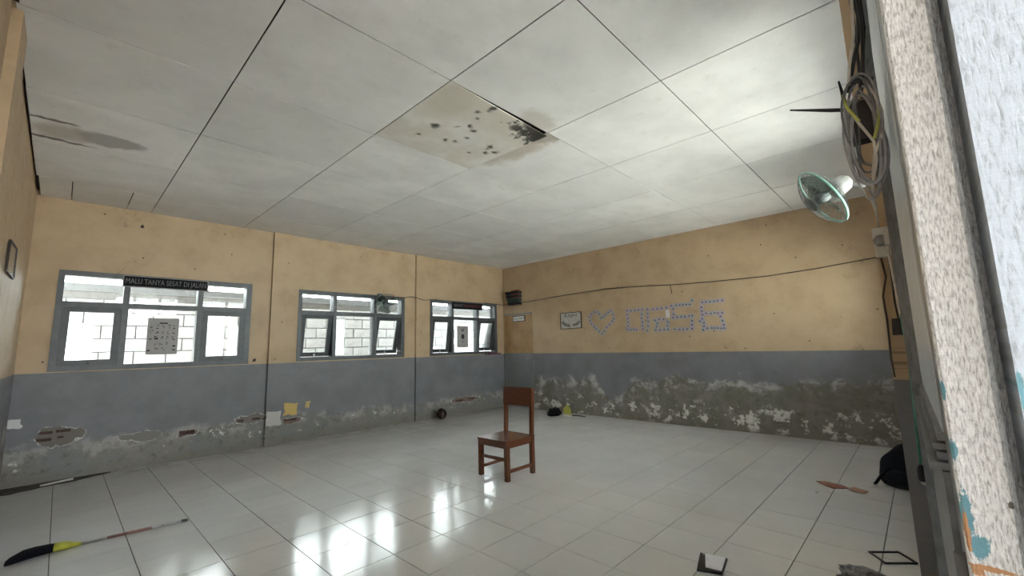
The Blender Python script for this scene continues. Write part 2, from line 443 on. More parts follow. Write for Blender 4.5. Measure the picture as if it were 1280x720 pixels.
def paper_backlit():
    t = NT('poster_paper'); p = t.obj()
    f = t.noise(p, 6.0, 3)
    c = t.mix(f, (0.46, 0.44, 0.43), (0.38, 0.365, 0.36))
    d = t.n('BsdfDiffuse', None, Color=c); tr = t.n('BsdfTranslucent', None, Color=(0.42, 0.40, 0.39, 1))
    mx = t.n('MixShader', None, Fac=0.14)
    t.t.links.new(d.outputs[0], mx.inputs[1]); t.t.links.new(tr.outputs[0], mx.inputs[2])
    t.t.links.new(mx.outputs[0], t.out.inputs['Surface'])
    return t.mat
M_POSTER = paper_backlit()

def clear_plastic(name, c, fac):
    t = NT(name)
    tr = t.n('BsdfTransparent', None, Color=(0.85, 0.92, 0.88, 1))
    pr = t.b; t.fin(c, 0.25)
    mx = t.n('MixShader', None, Fac=fac)
    t.t.links.new(tr.outputs[0], mx.inputs[1]); t.t.links.new(pr.outputs[0], mx.inputs[2])
    t.t.links.new(mx.outputs[0], t.out.inputs['Surface'])
    return t.mat
M_BLADE = clear_plastic('smoky_fan_blade', (0.10, 0.12, 0.115), 0.38)
M_CAGE = simple('fan_cage_grey', (0.16, 0.18, 0.175), 0.4)
M_RIM = simple('fan_rim_green', (0.26, 0.48, 0.38), 0.35)
M_HOUSE = simple('fan_housing_white', (0.40, 0.395, 0.375), 0.4)
M_HOUSE2 = simple('fan_housing_grey', (0.10, 0.105, 0.105), 0.45)

def weathered(name, base, base2, fine, seed, chips, relief=0.9):
    t = NT(name); p = t.pos(); x, y, z = t.xyz(p)
    q = t.comb(t.m('MULTIPLY', y, 8.0), t.m('MULTIPLY', z, 1.5), seed)
    g = t.noise(q, fine, 5, 0.65, 0.5); g2 = t.noise(t.comb(t.m('MULTIPLY', y, 1.6), z, seed + 4), fine * 0.55, 5, 0.7)
    c = t.mix(t.ss(g, 0.28, 0.66), base2, base)
    wv = t.noise(t.comb(t.m('MULTIPLY', y, 1.5), t.m('MULTIPLY', z, 7.0), seed + 6), fine * 0.8, 3, 0.6)
    c = t.mix(t.ss(wv, 0.55, 0.72, 0.0, 0.35), c, base2)
    c = t.mix(t.ss(g2, 0.60, 0.75, 0.0, 0.5), c, (0.28, 0.27, 0.255))
    for (cy, cz, ry, rz, colr) in chips:
        d = t.vm('LENGTH', t.comb(t.m('DIVIDE', t.m('SUBTRACT', y, cy), ry), t.m('DIVIDE', t.m('SUBTRACT', z, cz), rz)), (0, 0, 0))
        d = t.m('ADD', d, t.m('MULTIPLY', t.m('SUBTRACT', t.m('ADD', t.m('MULTIPLY', t.noise(t.comb(y, z, seed + 2), 110.0, 5, 0.75), 0.6), t.m('MULTIPLY', g, 0.4)), 0.5), 2.8))
        c = t.mix(t.m('SUBTRACT', 1.0, t.ss(d, 0.80, 1.0)), c, colr)
    c = t.mix(t.ss(g, 0.30, 0.50, 0.35, 0.0), c, (0.10, 0.09, 0.08))
    t.bump(t.m('ADD', t.m('ADD', t.m('MULTIPLY', g, 0.8), t.m('MULTIPLY', g2, 0.6)), t.m('MULTIPLY', wv, -0.4)), relief, 0.0022)
    return t.fin(c, 0.42, None, 0.45)
BLUE, ORANGE = (0.13, 0.30, 0.36), (0.48, 0.24, 0.11)
M_POST = weathered('weathered_white_post', (0.82, 0.815, 0.805), (0.44, 0.435, 0.43), 85.0, 1.0, [
    (-0.0080, 1.190, 0.0028, 0.009, BLUE), (-0.0095, 1.140, 0.0040, 0.020, BLUE), (-0.0140, 1.118, 0.0065, 0.009, BLUE),
    (-0.0085, 1.128, 0.0018, 0.017, ORANGE), (-0.0200, 1.1035, 0.0140, 0.0022, ORANGE), (-0.0115, 1.1000, 0.0045, 0.005, ORANGE),
    (-0.0075, 1.235, 0.0016, 0.008, BLUE), (-0.0340, 1.153, 0.0020, 0.0032, (0.10, 0.085, 0.07))])
M_STOP = weathered('pale_blue_board', (0.50, 0.56, 0.63), (0.42, 0.47, 0.53), 45.0, 7.0, [(-0.0475, 1.240, 0.0015, 0.016, BLUE)], 0.4)
M_LEAF = simple('grey_door_paint', (0.190, 0.205, 0.215), 0.30, 0, 0.18, 30, 0.25)
M_LEAFPANEL = simple('pale_grey_door_panel', (0.60, 0.66, 0.71), 0.28, 0, 0.10, 18, 0.15)

def door_mat():
    t = NT('corner_door_paint'); p = t.pos(); x, y, z = t.xyz(p)
    n = t.noise(p, 5.0, 5)
    up = t.mix(t.ss(n, 0.35, 0.7), (0.42, 0.255, 0.115), (0.34, 0.20, 0.088))
    d = t.vm('LENGTH', t.comb(t.m('DIVIDE', t.m('SUBTRACT', y, 6.35), 0.22), t.m('DIVIDE', t.m('SUBTRACT', z, 1.45), 0.26)), (0, 0, 0))
    up = t.mix(t.m('MULTIPLY', t.m('SUBTRACT', 1.0, t.ss(d, 0.2, 1.0)), 0.35), up, (0.56, 0.40, 0.25))
    lo = t.mix(t.ss(n, 0.3, 0.7), (0.20, 0.21, 0.215), (0.17, 0.178, 0.182))
    return t.fin(t.mix(t.m('GREATER_THAN', z, DADO + 0.01), lo, up), 0.32)
M_DOOR = door_mat()

def wood_mat():
    t = NT('varnished_brown_wood'); p = t.obj(); x, y, z = t.xyz(p)
    w = t.noise(t.comb(t.m('MULTIPLY', x, 3), t.m('MULTIPLY', y, 3), t.m('MULTIPLY', z, 9)), 6.0, 5, 0.6, 1.0)
    c = t.mix(t.ss(w, 0.3, 0.7), (0.118, 0.038, 0.015), (0.074, 0.022, 0.009))
    t.bump(w, 0.08, 0.003)
    return t.fin(c, 0.26)
M_WOOD = wood_mat()

# ------------------------------------------------------------------ walls
def wall_cells(mb, ax, c0, c1, u0, u1, z0, z1, holes):
    us = sorted({u0, u1} | {v for h in holes for v in h[:2]}); zs = sorted({z0, z1} | {v for h in holes for v in h[2:]})
    for i in range(len(us) - 1):
        for j in range(len(zs) - 1):
            um, zm = (us[i] + us[i + 1]) / 2, (zs[j] + zs[j + 1]) / 2
            if any(h[0] < um < h[1] and h[2] < zm < h[3] for h in holes): continue
            if ax == 'y': mb.box(us[i], us[i + 1], c0, c1, zs[j], zs[j + 1])
            else: mb.box(c0, c1, us[i], us[i + 1], zs[j], zs[j + 1])
    return mb

WIN = [(-0.080, 1.135, 2.235), (2.412, 1.140, 2.212), (4.795, 1.137, 2.212)]
WW = [1.866, 1.823, 1.765]
holes_b = [(x, x + w, z0, z1) for (x, z0, z1), w in zip(WIN, WW)]
wall_back = struct('wall_back', wall_cells(MB(), 'y', YW, YW + 0.16, XL - 0.17, XB + 0.16, -0.05, 3.30, holes_b), M_WALL_B)
for i, (xa, xb) in enumerate(((2.030, 2.245), (4.462, 4.630))):
    MB().box(xa, xb, YW - 0.040, YW + 0.001, 0.0, 3.06).build('pilaster', M_WALL_B, wall_back)
wall_right = struct('wall_right', wall_cells(MB(), 'x', XB, XB + 0.16, -0.22, YW, -0.05, 3.30, [(5.868, 6.672, -0.05, 1.985)]), M_WALL_R)
wall_left = struct('wall_left', MB().box(XL - 0.17, XL, -0.22, YW, -0.05, 3.30), M_WALL_L)
MB().box(XL - 0.001, XL + 0.042, 3.10, 3.40, 0.0, 3.06).build('pilaster', M_WALL_L, wall_left)
WINF = [(0.75, 2.02, 2.18, 2.85), (2.42, 4.42, 1.05, 2.85), (4.75, 6.45, 1.10, 2.35)]
wall_front = struct('wall_front', wall_cells(MB(), 'y', YF - 0.17, YF, XL, XB, -0.05, 3.30, [(XL, 0.56, -0.05, 2.10)] + WINF), M_WALL_F)
MB().box(2.10, 2.30, YF - 0.001, 0.093, 0.0, 3.06).build('pilaster', M_WALL_F, wall_front)
# bricks laid bare where the plaster fell off
brick_me = {}
def brick(xc, zc, w, hh, rot=0.0):
    k = (round(w, 3), round(hh, 3))
    if k not in brick_me:
        b = MB(); c = 0.006
        b.hexa([(-w / 2, 0.004, -hh / 2), (w / 2, 0.004, -hh / 2), (w / 2, 0.004, hh / 2), (-w / 2, 0.004, hh / 2),
                (-w / 2 + c, -0.006, -hh / 2 + c), (w / 2 - c, -0.006, -hh / 2 + c), (w / 2 - c, -0.006, hh / 2 - c), (-w / 2 + c, -0.006, hh / 2 - c)])
        brick_me[k] = b.mesh('brick', M_BRICK)
    o = bpy.data.objects.new('brick', brick_me[k]); col.objects.link(o); o.parent = wall_back
    o.location = (xc, YW, zc); o.rotation_euler = (0, rot, 0)
for a in ((-0.035, 0.510, 0.10, 0.032, 0.05), (0.090, 0.513, 0.11, 0.032, 0.02), (-0.045, 0.440, 0.11, 0.036, 0.03), (0.075, 0.450, 0.05, 0.024, 0),
          (1.165, 0.327, 0.16, 0.055, 0.02), (1.735, 0.385, 0.09, 0.028, 0), (1.925, 0.388, 0.10, 0.030, 0.02), (2.02, 0.375, 0.03, 0.026, 0),
          (2.37, 0.315, 0.17, 0.036, 0), (5.50, 0.25, 0.18, 0.040, 0), (5.80, 0.262, 0.16, 0.036, 0)):
    brick(*a)

# ------------------------------------------------------------------ ceiling
ceiling = struct('ceiling', MB().box(XL - 0.1, XB + 0.1, YF - 0.1, YW + 0.1, H + 0.06, H + 0.10), M_DARK)
XS = [XL + 0.004, 0.635, 1.632, 2.640, 3.612, 4.585, 5.580, 6.575, XB - 0.003]
YS = [YF + 0.004, 1.080, 2.056, 3.050, 4.000, 4.970, 5.970, YW - 0.002]
def panel(x0, x1, y0, y1, mat, dz=(0, 0, 0, 0)):
    g = 0.0040; g1 = g + random.uniform(0, 0.002); g2 = g + random.uniform(0, 0.002)
    x0 += g; x1 -= g1; y0 += g; y1 -= g2
    j = random.uniform(-0.0003, 0.0003)
    z = [H + j + d for d in dz]
    b = MB().hexa([(x0, y0, z[0]), (x1, y0, z[1]), (x1, y1, z[2]), (x0, y1, z[3]),
                   (x0, y0, z[0] + 0.006), (x1, y0, z[1] + 0.006), (x1, y1, z[2] + 0.006), (x0, y1, z[3] + 0.006)])
    b.build('ceiling_panel', mat, ceiling)
for j in range(len(YS) - 1):
    xs = XS if j < len(YS) - 2 else [XS[0], -0.05, 0.41] + XS[1:]
    for i in range(len(xs) - 1):
        mat, dz = M_PANEL, (0, 0, 0, 0)
        if xs is XS:
            if (i, j) == (2, 2): mat, dz = M_PANEL_MOULD, (0.0, -0.030, 0.0, 0.0)
            elif (i, j) == (3, 2): mat, dz = M_PANEL_STAIN, (0.006, 0, 0, 0)
            elif (i, j) == (2, 1): mat = M_PANEL_WASH
            elif (i, j) == (0, 4): mat, dz = M_PANEL_SMEAR, (0, 0, 0, 0)
        panel(xs[i] + (random.uniform(0.004, 0.022) if i == 0 else 0.0), xs[i + 1], YS[j], YS[j + 1], mat, dz)

# ------------------------------------------------------------------ floor
floor = struct('floor', MB().box(XL - 0.17, XB + 0.16, -0.22, YW + 0.16, -0.12, -0.008), M_GROUT)
def project(p):
    d = Vector(p) - CAM; zc = d.dot(fwd)
    if zc < 0.05: return None
    return 640 + F_PX * d.dot(rgt) / zc, 360 - F_PX * d.dot(upv) / zc
tiles = []
for i in range(-7, 13):
    for j in range(-6, 13):
        x0, x1 = max(TX0 + i * TILE, XL), min(TX0 + (i + 1) * TILE, XB)
        y0, y1 = max(TY0 + j * TILE, YF), min(TY0 + (j + 1) * TILE, YW)
        if x1 - x0 < 0.03 or y1 - y0 < 0.03: continue
        pr = [project((x, y, 0)) for x in (x0, x1) for y in (y0, y1)]
        vis = any(q and -20 < q[0] < 1300 and -20 < q[1] < 740 for q in pr)
        tiles.append((0 if vis else 1, math.hypot((x0 + x1) / 2, (y0 + y1) / 2), x0, x1, y0, y1))
tiles.sort()
g = 0.0026
def tile_mesh(w, d, z=0.0):
    mb = MB(); c = 0.0006; x, y = w / 2, d / 2
    for zz, k in ((-0.009, 0), (z - c, 0), (z, c)):
        mb.v += [(-x + k, -y + k, zz), (x - k, -y + k, zz), (x - k, y - k, zz), (-x + k, y - k, zz)]
    for a in (0, 4):
        for i in range(4):
            n = (i + 1) % 4
            mb.face((a + i, a + n, a + 4 + n, a + 4 + i))
    mb.face((8, 9, 10, 11)); mb.face((3, 2, 1, 0))
    return mb
tile_cache = {}
rest = MB()
for n, (nv, dist, x0, x1, y0, y1) in enumerate(tiles):
    w, d = x1 - x0 - 2 * g, y1 - y0 - 2 * g
    if n < 300:
        k = (round(w, 4), round(d, 4))
        if k not in tile_cache: tile_cache[k] = tile_mesh(w, d).mesh('tile', M_TILE)
        o = bpy.data.objects.new('tile', tile_cache[k]); col.objects.link(o); o.parent = floor
        o.location = ((x0 + x1) / 2, (y0 + y1) / 2, random.uniform(-0.0006, 0.0))
    else:
        t = tile_mesh(w, d); b = len(rest.v)
        rest.v += [(a + (x0 + x1) / 2, c + (y0 + y1) / 2, e) for a, c, e in t.v]
        for f in t.f: rest.face([b + q for q in f])
if rest.v:
    tag(rest.build('far_tiles', M_TILE, floor), kind='stuff')

# ------------------------------------------------------------------ windows of the back wall
def pane_box(mb, x0, x1, y, z0, z1): return mb.box(x0, x1, y - 0.002, y + 0.002, z0, z1)
def make_window(idx, x, z0, z1, w, angL, angR):
    root = struct_empty('window_%d' % idx, (x + w / 2, YW, z0))
    y0, y1 = YW - 0.012, YW + 0.125
    s = w / 1.866
    a0, a1, b0, b1 = x + 0.540 * s, x + 0.595 * s, x + 1.255 * s, x + 1.310 * s
    fl, fr_, ft, fb = x + 0.052, x + w - 0.066, z1 - 0.056, z0 + 0.055
    t1, t0 = z0 + 0.758, z0 + 0.700
    b = MB(); b.box(x, fl, y0, y1, z0, z1); b.box(fr_, x + w, y0, y1, z0, z1); b.box(fl, fr_, y0, y1, ft, z1); b.box(fl, fr_, y0, y1, z0, fb)
    b.build('window_frame', M_FRAME, root)
    for q0, q1 in ((a0, a1), (b0, b1)): MB().box(q0, q1, y0 + 0.002, y1 - 0.002, fb, ft).build('mullion', M_FRAME, root)
    for q0, q1 in ((fl, a0), (a1, b0), (b1, fr_)): MB().box(q0, q1, y0 + 0.003, y1 - 0.003, t0, t1).build('transom', M_FRAME, root)
    yg = YW + 0.055
    for q0, q1 in ((fl, a0), (a1, b0), (b1, fr_)):
        pane_box(MB(), q0, q1, yg, t1, ft).build('pane', M_GLASS, root)
    pane_box(MB(), a1, b0, yg, fb, t0).build('pane', M_GLASS, root)
    # top-hung sashes, pushed out at the foot
    for (q0, q1, ang) in ((fl, a0, angL), (b1, fr_, angR)):
        ys = YW - 0.006; g = 0.0004 if idx == 1 else 0.002
        m = 0.066; hgt = t0 - fb
        def rot(px, py, pz):   # hinge at the top edge (ys, t0)
            dy, dz = py - ys, pz - (t0 - g); c, sn = math.cos(ang), math.sin(ang)
            return (px, ys + dy * c - dz * sn, t0 - g + dy * sn + dz * c)
        def rb(mb, xa, xb, ya, yb, za, zb):
            mb.hexa([rot(xa, ya, za), rot(xb, ya, za), rot(xb, yb, za), rot(xa, yb, za), rot(xa, ya, zb), rot(xb, ya, zb), rot(xb, yb, zb), rot(xa, yb, zb)])
        mb = MB(); X0, X1, Z0, Z1 = q0 + g, q1 - g, fb + g, t0 - g
        rb(mb, X0, X0 + m, ys, ys + 0.035, Z0, Z1); rb(mb, X1 - m, X1, ys, ys + 0.035, Z0, Z1)
        rb(mb, X0 + m, X1 - m, ys, ys + 0.035, Z0, Z0 + 0.062); rb(mb, X0 + m, X1 - m, ys, ys + 0.035, Z1 - 0.056, Z1)
        so = mb.build('sash', M_FRAME2, root)
        mb = MB(); rb(mb, X0 + m, X1 - m, ys + 0.016, ys + 0.020, Z0 + 0.062, Z1 - 0.056)
        mb.build('pane', M_GLASS, so)
        mb = MB(); xm = (X0 + X1) / 2
        rb(mb, xm - 0.012, xm + 0.012, ys - 0.014, ys, Z0 + 0.012, Z0 + 0.040)
        p0 = rot(xm, ys - 0.010, Z0 + 0.02)
        mb.tube([p0, (xm - 0.03, YW + 0.02, fb + 0.012), (xm - 0.06, YW - 0.004, fb + 0.004)], 0.005, 6)
        mb.build('stay', M_BLACK if idx == 1 else M_METAL, so)
    return root
make_window(1, WIN[0][0], WIN[0][1], WIN[0][2], WW[0], 0.0, 0.0)
make_window(2, WIN[1][0], WIN[1][1], WIN[1][2], WW[1], R(9.0), R(14.0))
make_window(3, WIN[2][0], WIN[2][1], WIN[2][2], WW[2], R(8.0), R(11.0))
# unseen windows and transom by the doorway, inferred, sized to light the ceiling
for n, (xa, xb, za, zb) in enumerate(WINF):
    root = struct_empty('window_%d' % (4 + n), ((xa + xb) / 2, YF, za))
    b = MB(); ya, yb = YF - 0.13, YF + 0.006
    b.box(xa, xa + 0.055, ya, yb, za, zb); b.box(xb - 0.055, xb, ya, yb, za, zb); b.box(xa + 0.055, xb - 0.055, ya, yb, zb - 0.055, zb); b.box(xa + 0.055, xb - 0.055, ya, yb, za, za + 0.055)
    b.build('window_frame', M_FRAME, root)
    for q in (0.31, 0.68): MB().box(xa + (xb - xa) * q - 0.027, xa + (xb - xa) * q + 0.027, ya + .002, yb - .002, za + 0.055, zb - 0.055).build('mullion', M_FRAME, root)
    pane_box(MB(), xa + 0.055, xb - 0.055, YF - 0.07, za + 0.055, zb - 0.055).build('pane', M_GLASS, root)

# ------------------------------------------------------------------ corner door
d1 = struct_empty('door_1', (XB, 6.27, 0))
MB().box(XB + 0.004, XB + 0.044, 5.905, 6.640, 0.0, 1.945).build('leaf', M_DOOR, d1)
b = MB(); b.box(XB - 0.008, XB + 0.10, 5.870, 5.903, 0, 1.983); b.box(XB - 0.008, XB + 0.10, 6.642, 6.670, 0, 1.983)
b.build('jamb', M_DOOR, d1)
MB().box(XB - 0.010, XB + 0.10, 5.870, 6.670, 1.948, 1.984).build('head', simple('pale_door_head', (0.30, 0.29, 0.27), 0.6), d1)
b = MB(); b.tube([(XB + 0.004, 5.955, 1.02), (XB - 0.03, 5.955, 1.02), (XB - 0.035, 6.03, 1.02)], 0.008, 8)
b.build('door_handle', M_METAL, d1)

# ------------------------------------------------------------------ near doorway: frame, stop and opened leaf
d2 = struct_empty('door_2', (0.5, YF, 0))
(MB().prism([(0.502, -0.0065), (0.500, -0.0085), (0.500, -0.0345), (0.509, -0.0385), (0.560, -0.0385), (0.560, -0.0065)][::-1], 2.10).box(0.548, 0.560, -0.046, -0.0386, 0.0, 2.10)).build('jamb', M_POST, d2)['label'] = 'weathered white door post with flaking paint'
MB().box(0.482, 0.560, -0.215, -0.0462, 0.0, 2.10).build('door_stop', M_STOP, d2)['label'] = 'pale blue painted outer board of the door frame'
MB().box(XL + 0.001, -0.26, -0.215, -0.0065, 0.0, 2.10).build('jamb', M_POST, d2)
MB().box(-0.26, 0.4815, -0.215, -0.0065, 2.045, 2.10).build('head', M_POST, d2)
# leaf folded back almost flat against the wall
SL = 0.0234
def lp(X, off, z): return (X, -0.0057 + SL * (X - 0.60) + off, z)
def lbox(mb, Xa, Xb, oa, ob, za, zb):
    mb.hexa([lp(Xa, oa, za), lp(Xb, oa, za), lp(Xb, ob, za), lp(Xa, ob, za), lp(Xa, oa, zb), lp(Xb, oa, zb), lp(Xb, ob, zb), lp(Xa, ob, zb)])
    return mb
PZ0, PZ1, XF = 1.178, 1.96, 1.395
leaf = lbox(MB(), 0.563, XF, -0.030, -0.0035, 0.012, 2.035).build('leaf', M_LEAF, d2)
lbox(MB(), 0.655, 1.300, -0.0034, 0.0, PZ0, PZ1).build('panel', M_LEAFPANEL, leaf)
lbox(MB(), 0.655, 1.300, -0.0034, 0.0, 0.18, 0.80).build('panel', M_LEAFPANEL, leaf)
for k, (xa, xb, o) in enumerate(((1.300, 1.312, 0.0048), (1.314, 1.324, 0.0092), (1.326, 1.338, 0.0070), (1.340, 1.352, 0.0140))):
    lbox(MB(), xa, xb, -0.0034, o, PZ0, PZ1).build('moulding', M_LEAF, leaf)
    dz = xa - 1.300
    lbox(MB(), 0.655, 1.352, -0.0034, o, PZ0 - dz * 0.75 - (xb - xa) * .75, PZ0 - dz * 0.75 - 0.0015).build('moulding', M_LEAF, leaf)
lbox(MB(), 1.354, XF, -0.0034, 0.0185, 0.012, 2.035).build('stile', M_LEAF, leaf)
lbox(MB(), 0.563, 0.653, -0.0034, -0.0010, 0.012, 2.035).build('stile', M_LEAF, leaf)
lbox(MB(), 0.655, 1.353, -0.0034, 0.0045, 0.80, PZ0 - 0.041).build('rail', M_LEAF, leaf)
lbox(MB(), 0.655, 1.353, -0.0034, 0.0115, 0.012, 0.18).build('rail', M_LEAF, leaf)
lbox(MB(), 0.655, 1.353, -0.0034, 0.0115, PZ1, 2.035).build('rail', M_LEAF, leaf)
b = MB()
for z in (0.3, 1.05, 1.75): b.tube([(0.5615, -0.004, z - 0.04), (0.5615, -0.004, z + 0.04)], 0.0055, 8)
b.build('hinge', M_LEAF, d2)

# ------------------------------------------------------------------ outside: yard wall, unseen veranda added to limit sky light, ground
tag(struct('ground', MB().box(-14, 18, -16, 22, -0.40, -0.25), M_GROUND), kind='structure')
struct('floor_alley', MB().box(-4.0, 13.5, 6.88, 9.01, -0.249, -0.22), M_ALLEYDARK)  # unseen dark strip added to cut light bounced onto the far ceiling
yard = struct('wall_yard', MB().box(-4.0, 13.5, 9.02, 9.16, -0.25, 2.26), M_MORTAR)
blk = MB(); bw, bh, c = 0.388, 0.188, 0.005
blk.hexa([(-bw / 2, 0.0, -bh / 2), (bw / 2, 0.0, -bh / 2), (bw / 2, 0.0, bh / 2), (-bw / 2, 0.0, bh / 2),
          (-bw / 2 + c, -0.030, -bh / 2 + c), (bw / 2 - c, -0.030, -bh / 2 + c), (bw / 2 - c, -0.030, bh / 2 - c), (-bw / 2 + c, -0.030, bh / 2 - c)])
blk_me = blk.mesh('block', M_BWALL)
for r in range(6):
    for k in range(30):
        x = -1.6 + k * 0.40 + (0.2 if r % 2 else 0.0)
        o = bpy.data.objects.new('block', blk_me); col.objects.link(o); o.parent = yard
        o.location = (x, 9.02, 1.05 + r * 0.20)
MB().box(-4.0, 13.5, 9.012, 9.019, -0.25, 0.94).build('render_coat', M_BWALL, yard)
MB().box(-4.0, 13.5, 8.97, 9.20, 2.26, 2.38).build('coping', M_COPING, yard)
struct('floor_veranda_bounce', MB().box(-3.0, 9.0, -2.4, -0.22, -0.25, -0.02), M_PAVE)  # unseen floor, toned to bounce sunlight up to the ceiling
struct('roof_veranda_shade', MB().box(-3.0, 9.0, -2.4, -0.221, 2.90, 3.00), M_SOFFIT)  # unseen roof added to cut the sky light reaching the doorway
struct('wall_shade_added', MB().box(-1.25, -1.10, -7.0, -0.221, -0.02, 2.90), M_SHADEWALL)  # unseen wall added to keep sky and sun off the door frame
struct('roof_main', MB().box(-1.5, 9.0, -0.22, 8.45, 3.31, 3.40), M_DARK)  # eave over the alley stretched to shade the yard wall

# ================================================================== things
from mathutils import noise as mnoise
MW1 = lambda x, y, z: Matrix(((1, 0, 0, x), (0, 0, -1, y), (0, 1, 0, z), (0, 0, 0, 1)))      # on the window wall, facing -Y
MW2 = lambda x, y, z: Matrix(((0, 0, -1, x), (-1, 0, 0, y), (0, 1, 0, z), (0, 0, 0, 1)))     # on the lettered wall, facing -X

def blob(mb, c, r, amp=0.18, freq=3.0, seed=0.0, nu=20, nv=14, flat=None, mi=0, taper=None):
    b = len(mb.v)
    for i in range(nv + 1):
        th = math.pi * i / nv
        for k in range(nu):
            ph = 2 * math.pi * k / nu
            d = Vector((math.sin(th) * math.cos(ph), math.sin(th) * math.sin(ph), math.cos(th)))
            s = 1 + amp * mnoise.noise(d * freq + Vector((seed, seed * 1.7, 0)))
            p = Vector((d.x * r[0] * s, d.y * r[1] * s, d.z * r[2] * s))
            if taper: f = 1 - taper * (p.z / r[2] + 1) / 2; p.x *= f; p.y *= f
            p += Vector(c)
            if flat is not None and p.z < flat: p.z = flat
            mb.v.append(tuple(p))
    for i in range(nv):
        for k in range(nu):
            l = (k + 1) % nu
            mb.face((b + i * nu + k, b + (i + 1) * nu + k, b + (i + 1) * nu + l, b + i * nu + l), mi, True)
    return mb

# ---- wooden chair in the middle of the room
ch = thing('wooden_chair', 'brown varnished wooden school chair alone in the middle of the floor', 'chair', (3.23, 3.205, 0))
xf, xr, ya, yb = 3.052, 3.418, 3.018, 3.388
for y in (ya, yb):
    MB().bar((xf, y, 0), (xf, y, 0.352), 0.042, 0.042, upx=(0, 1, 0)).build('leg', M_WOOD, ch)
    b = MB(); b.bar((xr, y, 0), (xr, y, 0.36), 0.040, 0.040, upx=(0, 1, 0))
    b.bar((xr, y, 0.355), (xr + 0.022, y, 0.838), 0.036, 0.036, upx=(0, 1, 0)); b.build('leg', M_WOOD, ch)['label'] = 'rear leg running up into the back post'
for k in range(3):
    w = 0.418 / 3
    y0 = 2.994 + k * w
    MB().box(3.022, 3.440 if k != 1 else 3.442, y0 + 0.0012, y0 + w - 0.0012, 0.3525, 0.371).build('seat_plank', M_WOOD, ch)
b = MB(); b.box(3.036, 3.056, ya + 0.02, yb - 0.02, 0.300, 0.352); b.box(3.410, 3.430, ya + 0.02, yb - 0.02, 0.300, 0.352)
b.box(3.07, 3.40, ya - 0.012, ya + 0.008, 0.300, 0.352); b.box(3.07, 3.40, yb - 0.008, yb + 0.012, 0.300, 0.352)
b.build('seat_apron', M_WOOD, ch)
MB().hexa([(3.408, 2.998, 0.655), (3.426, 2.998, 0.655), (3.426, 3.410, 0.655), (3.408, 3.410, 0.655),
           (3.416, 2.998, 0.845), (3.434, 2.998, 0.845), (3.434, 3.410, 0.845), (3.416, 3.410, 0.845)]).build('backrest', M_WOOD, ch)
MB().box(3.044, 3.060, ya + 0.02, yb - 0.02, 0.178, 0.208).build('stretcher', M_WOOD, ch)
for y in (ya, yb): MB().box(3.072, 3.40, y - 0.009, y + 0.009, 0.070, 0.098).build('stretcher', M_WOOD, ch)

# ---- wall fans
def make_fan(label, c, axis, rad, wall_pt, house, rim):
    ax = Vector(axis).normalized()
    q = Vector((0, 0, 1)).rotation_difference(ax).to_matrix().to_4x4()
    M = Matrix.Translation(c) @ q
    f = thing('wall_fan', label, 'fan', c)
    def guard(sign, name):
        b = MB(); hub = 0.055
        n = 28
        for k in range(n):
            w = 2 * math.pi * k / n; pts = []
            for s in range(5):
                u = s / 4; r = hub + (rad - hub) * u
                z = sign * (0.060 * (1 - u ** 2.2) + 0.008)
                pts.append(M @ Vector((r * math.cos(w), r * math.sin(w), z)))
            b.tube(pts, 0.0014, 3, cap=False)
        for r in (hub, rad * 0.62):
            u = (r - hub) / (rad - hub); z = sign * (0.060 * (1 - u ** 2.2) + 0.008)
            b.tube([M @ Vector((r * math.cos(2 * math.pi * k / 24), r * math.sin(2 * math.pi * k / 24), z)) for k in range(24)], 0.0018, 4, closed=True)
        if sign > 0: b.lathe([(0.001, 0.066), (0.048, 0.066), (0.054, 0.070), (0.045, 0.078), (0.001, 0.080)], 20, 0, M)
        return b.build(name, M_CAGE, f)
    guard(1, 'front_guard'); guard(-1, 'rear_guard')
    b = MB(); b.lathe([(rad - 0.003, -0.006), (rad + 0.004, -0.006), (rad + 0.004, 0.006), (rad - 0.003, 0.006)], 40, 0, M); b.f[-2:] = []; b.m[-2:] = []; b.sm[-2:] = []
    nn = 40
    for k in range(nn): b.face((3 * nn + k, 3 * nn + (k + 1) % nn, (k + 1) % nn, k), 0, True)
    b.build('guard_rim', rim, f)
    for k in range(3):
        b = MB(); w0 = 2 * math.pi * k / 3; nu, nr = 7, 5; base = len(b.v)
        for lay in (0.0, 0.003):
            for i in range(nr):
                r = 0.035 + (rad - 0.055) * i / (nr - 1); span = 0.55 + 0.50 * math.sin(math.pi * (0.15 + 0.75 * i / (nr - 1)))
                for j in range(nu):
                    u = j / (nu - 1) - 0.5; w = w0 + span * u * 1.5 + 0.25 * i / nr
                    b.v.append(tuple(M @ Vector((r * math.cos(w), r * math.sin(w), u * 0.05 + lay))))
        N = nr * nu
        for i in range(nr - 1):
            for j in range(nu - 1):
                a = i * nu + j
                b.face((a, a + nu, a + nu + 1, a + 1), 0, True); b.face((N + a, N + a + 1, N + a + nu + 1, N + a + nu), 0, True)
        b.build('blade', M_BLADE, f)
    b = MB(); b.lathe([(0.001, -0.03), (0.035, -0.03), (0.038, 0.02), (0.02, 0.04), (0.001, 0.042)], 18, 0, M); b.build('hub', M_CAGE, f)
    b = MB(); b.lathe([(0.001, -0.175), (0.030, -0.172), (0.050, -0.150), (0.058, -0.11), (0.060, -0.075), (0.05, -0.066), (0.001, -0.066)], 22, 0, M)
    b.build('motor_housing', house, f)
    wp = Vector(wall_pt); m0 = M @ Vector((0, 0, -0.13))
    b = MB(); b.tube([m0, m0.lerp(wp, 0.35) + Vector((0, 0, -0.02)), wp], 0.017, 10)
    b.build('bracket_arm', house, f)
    return f, wp
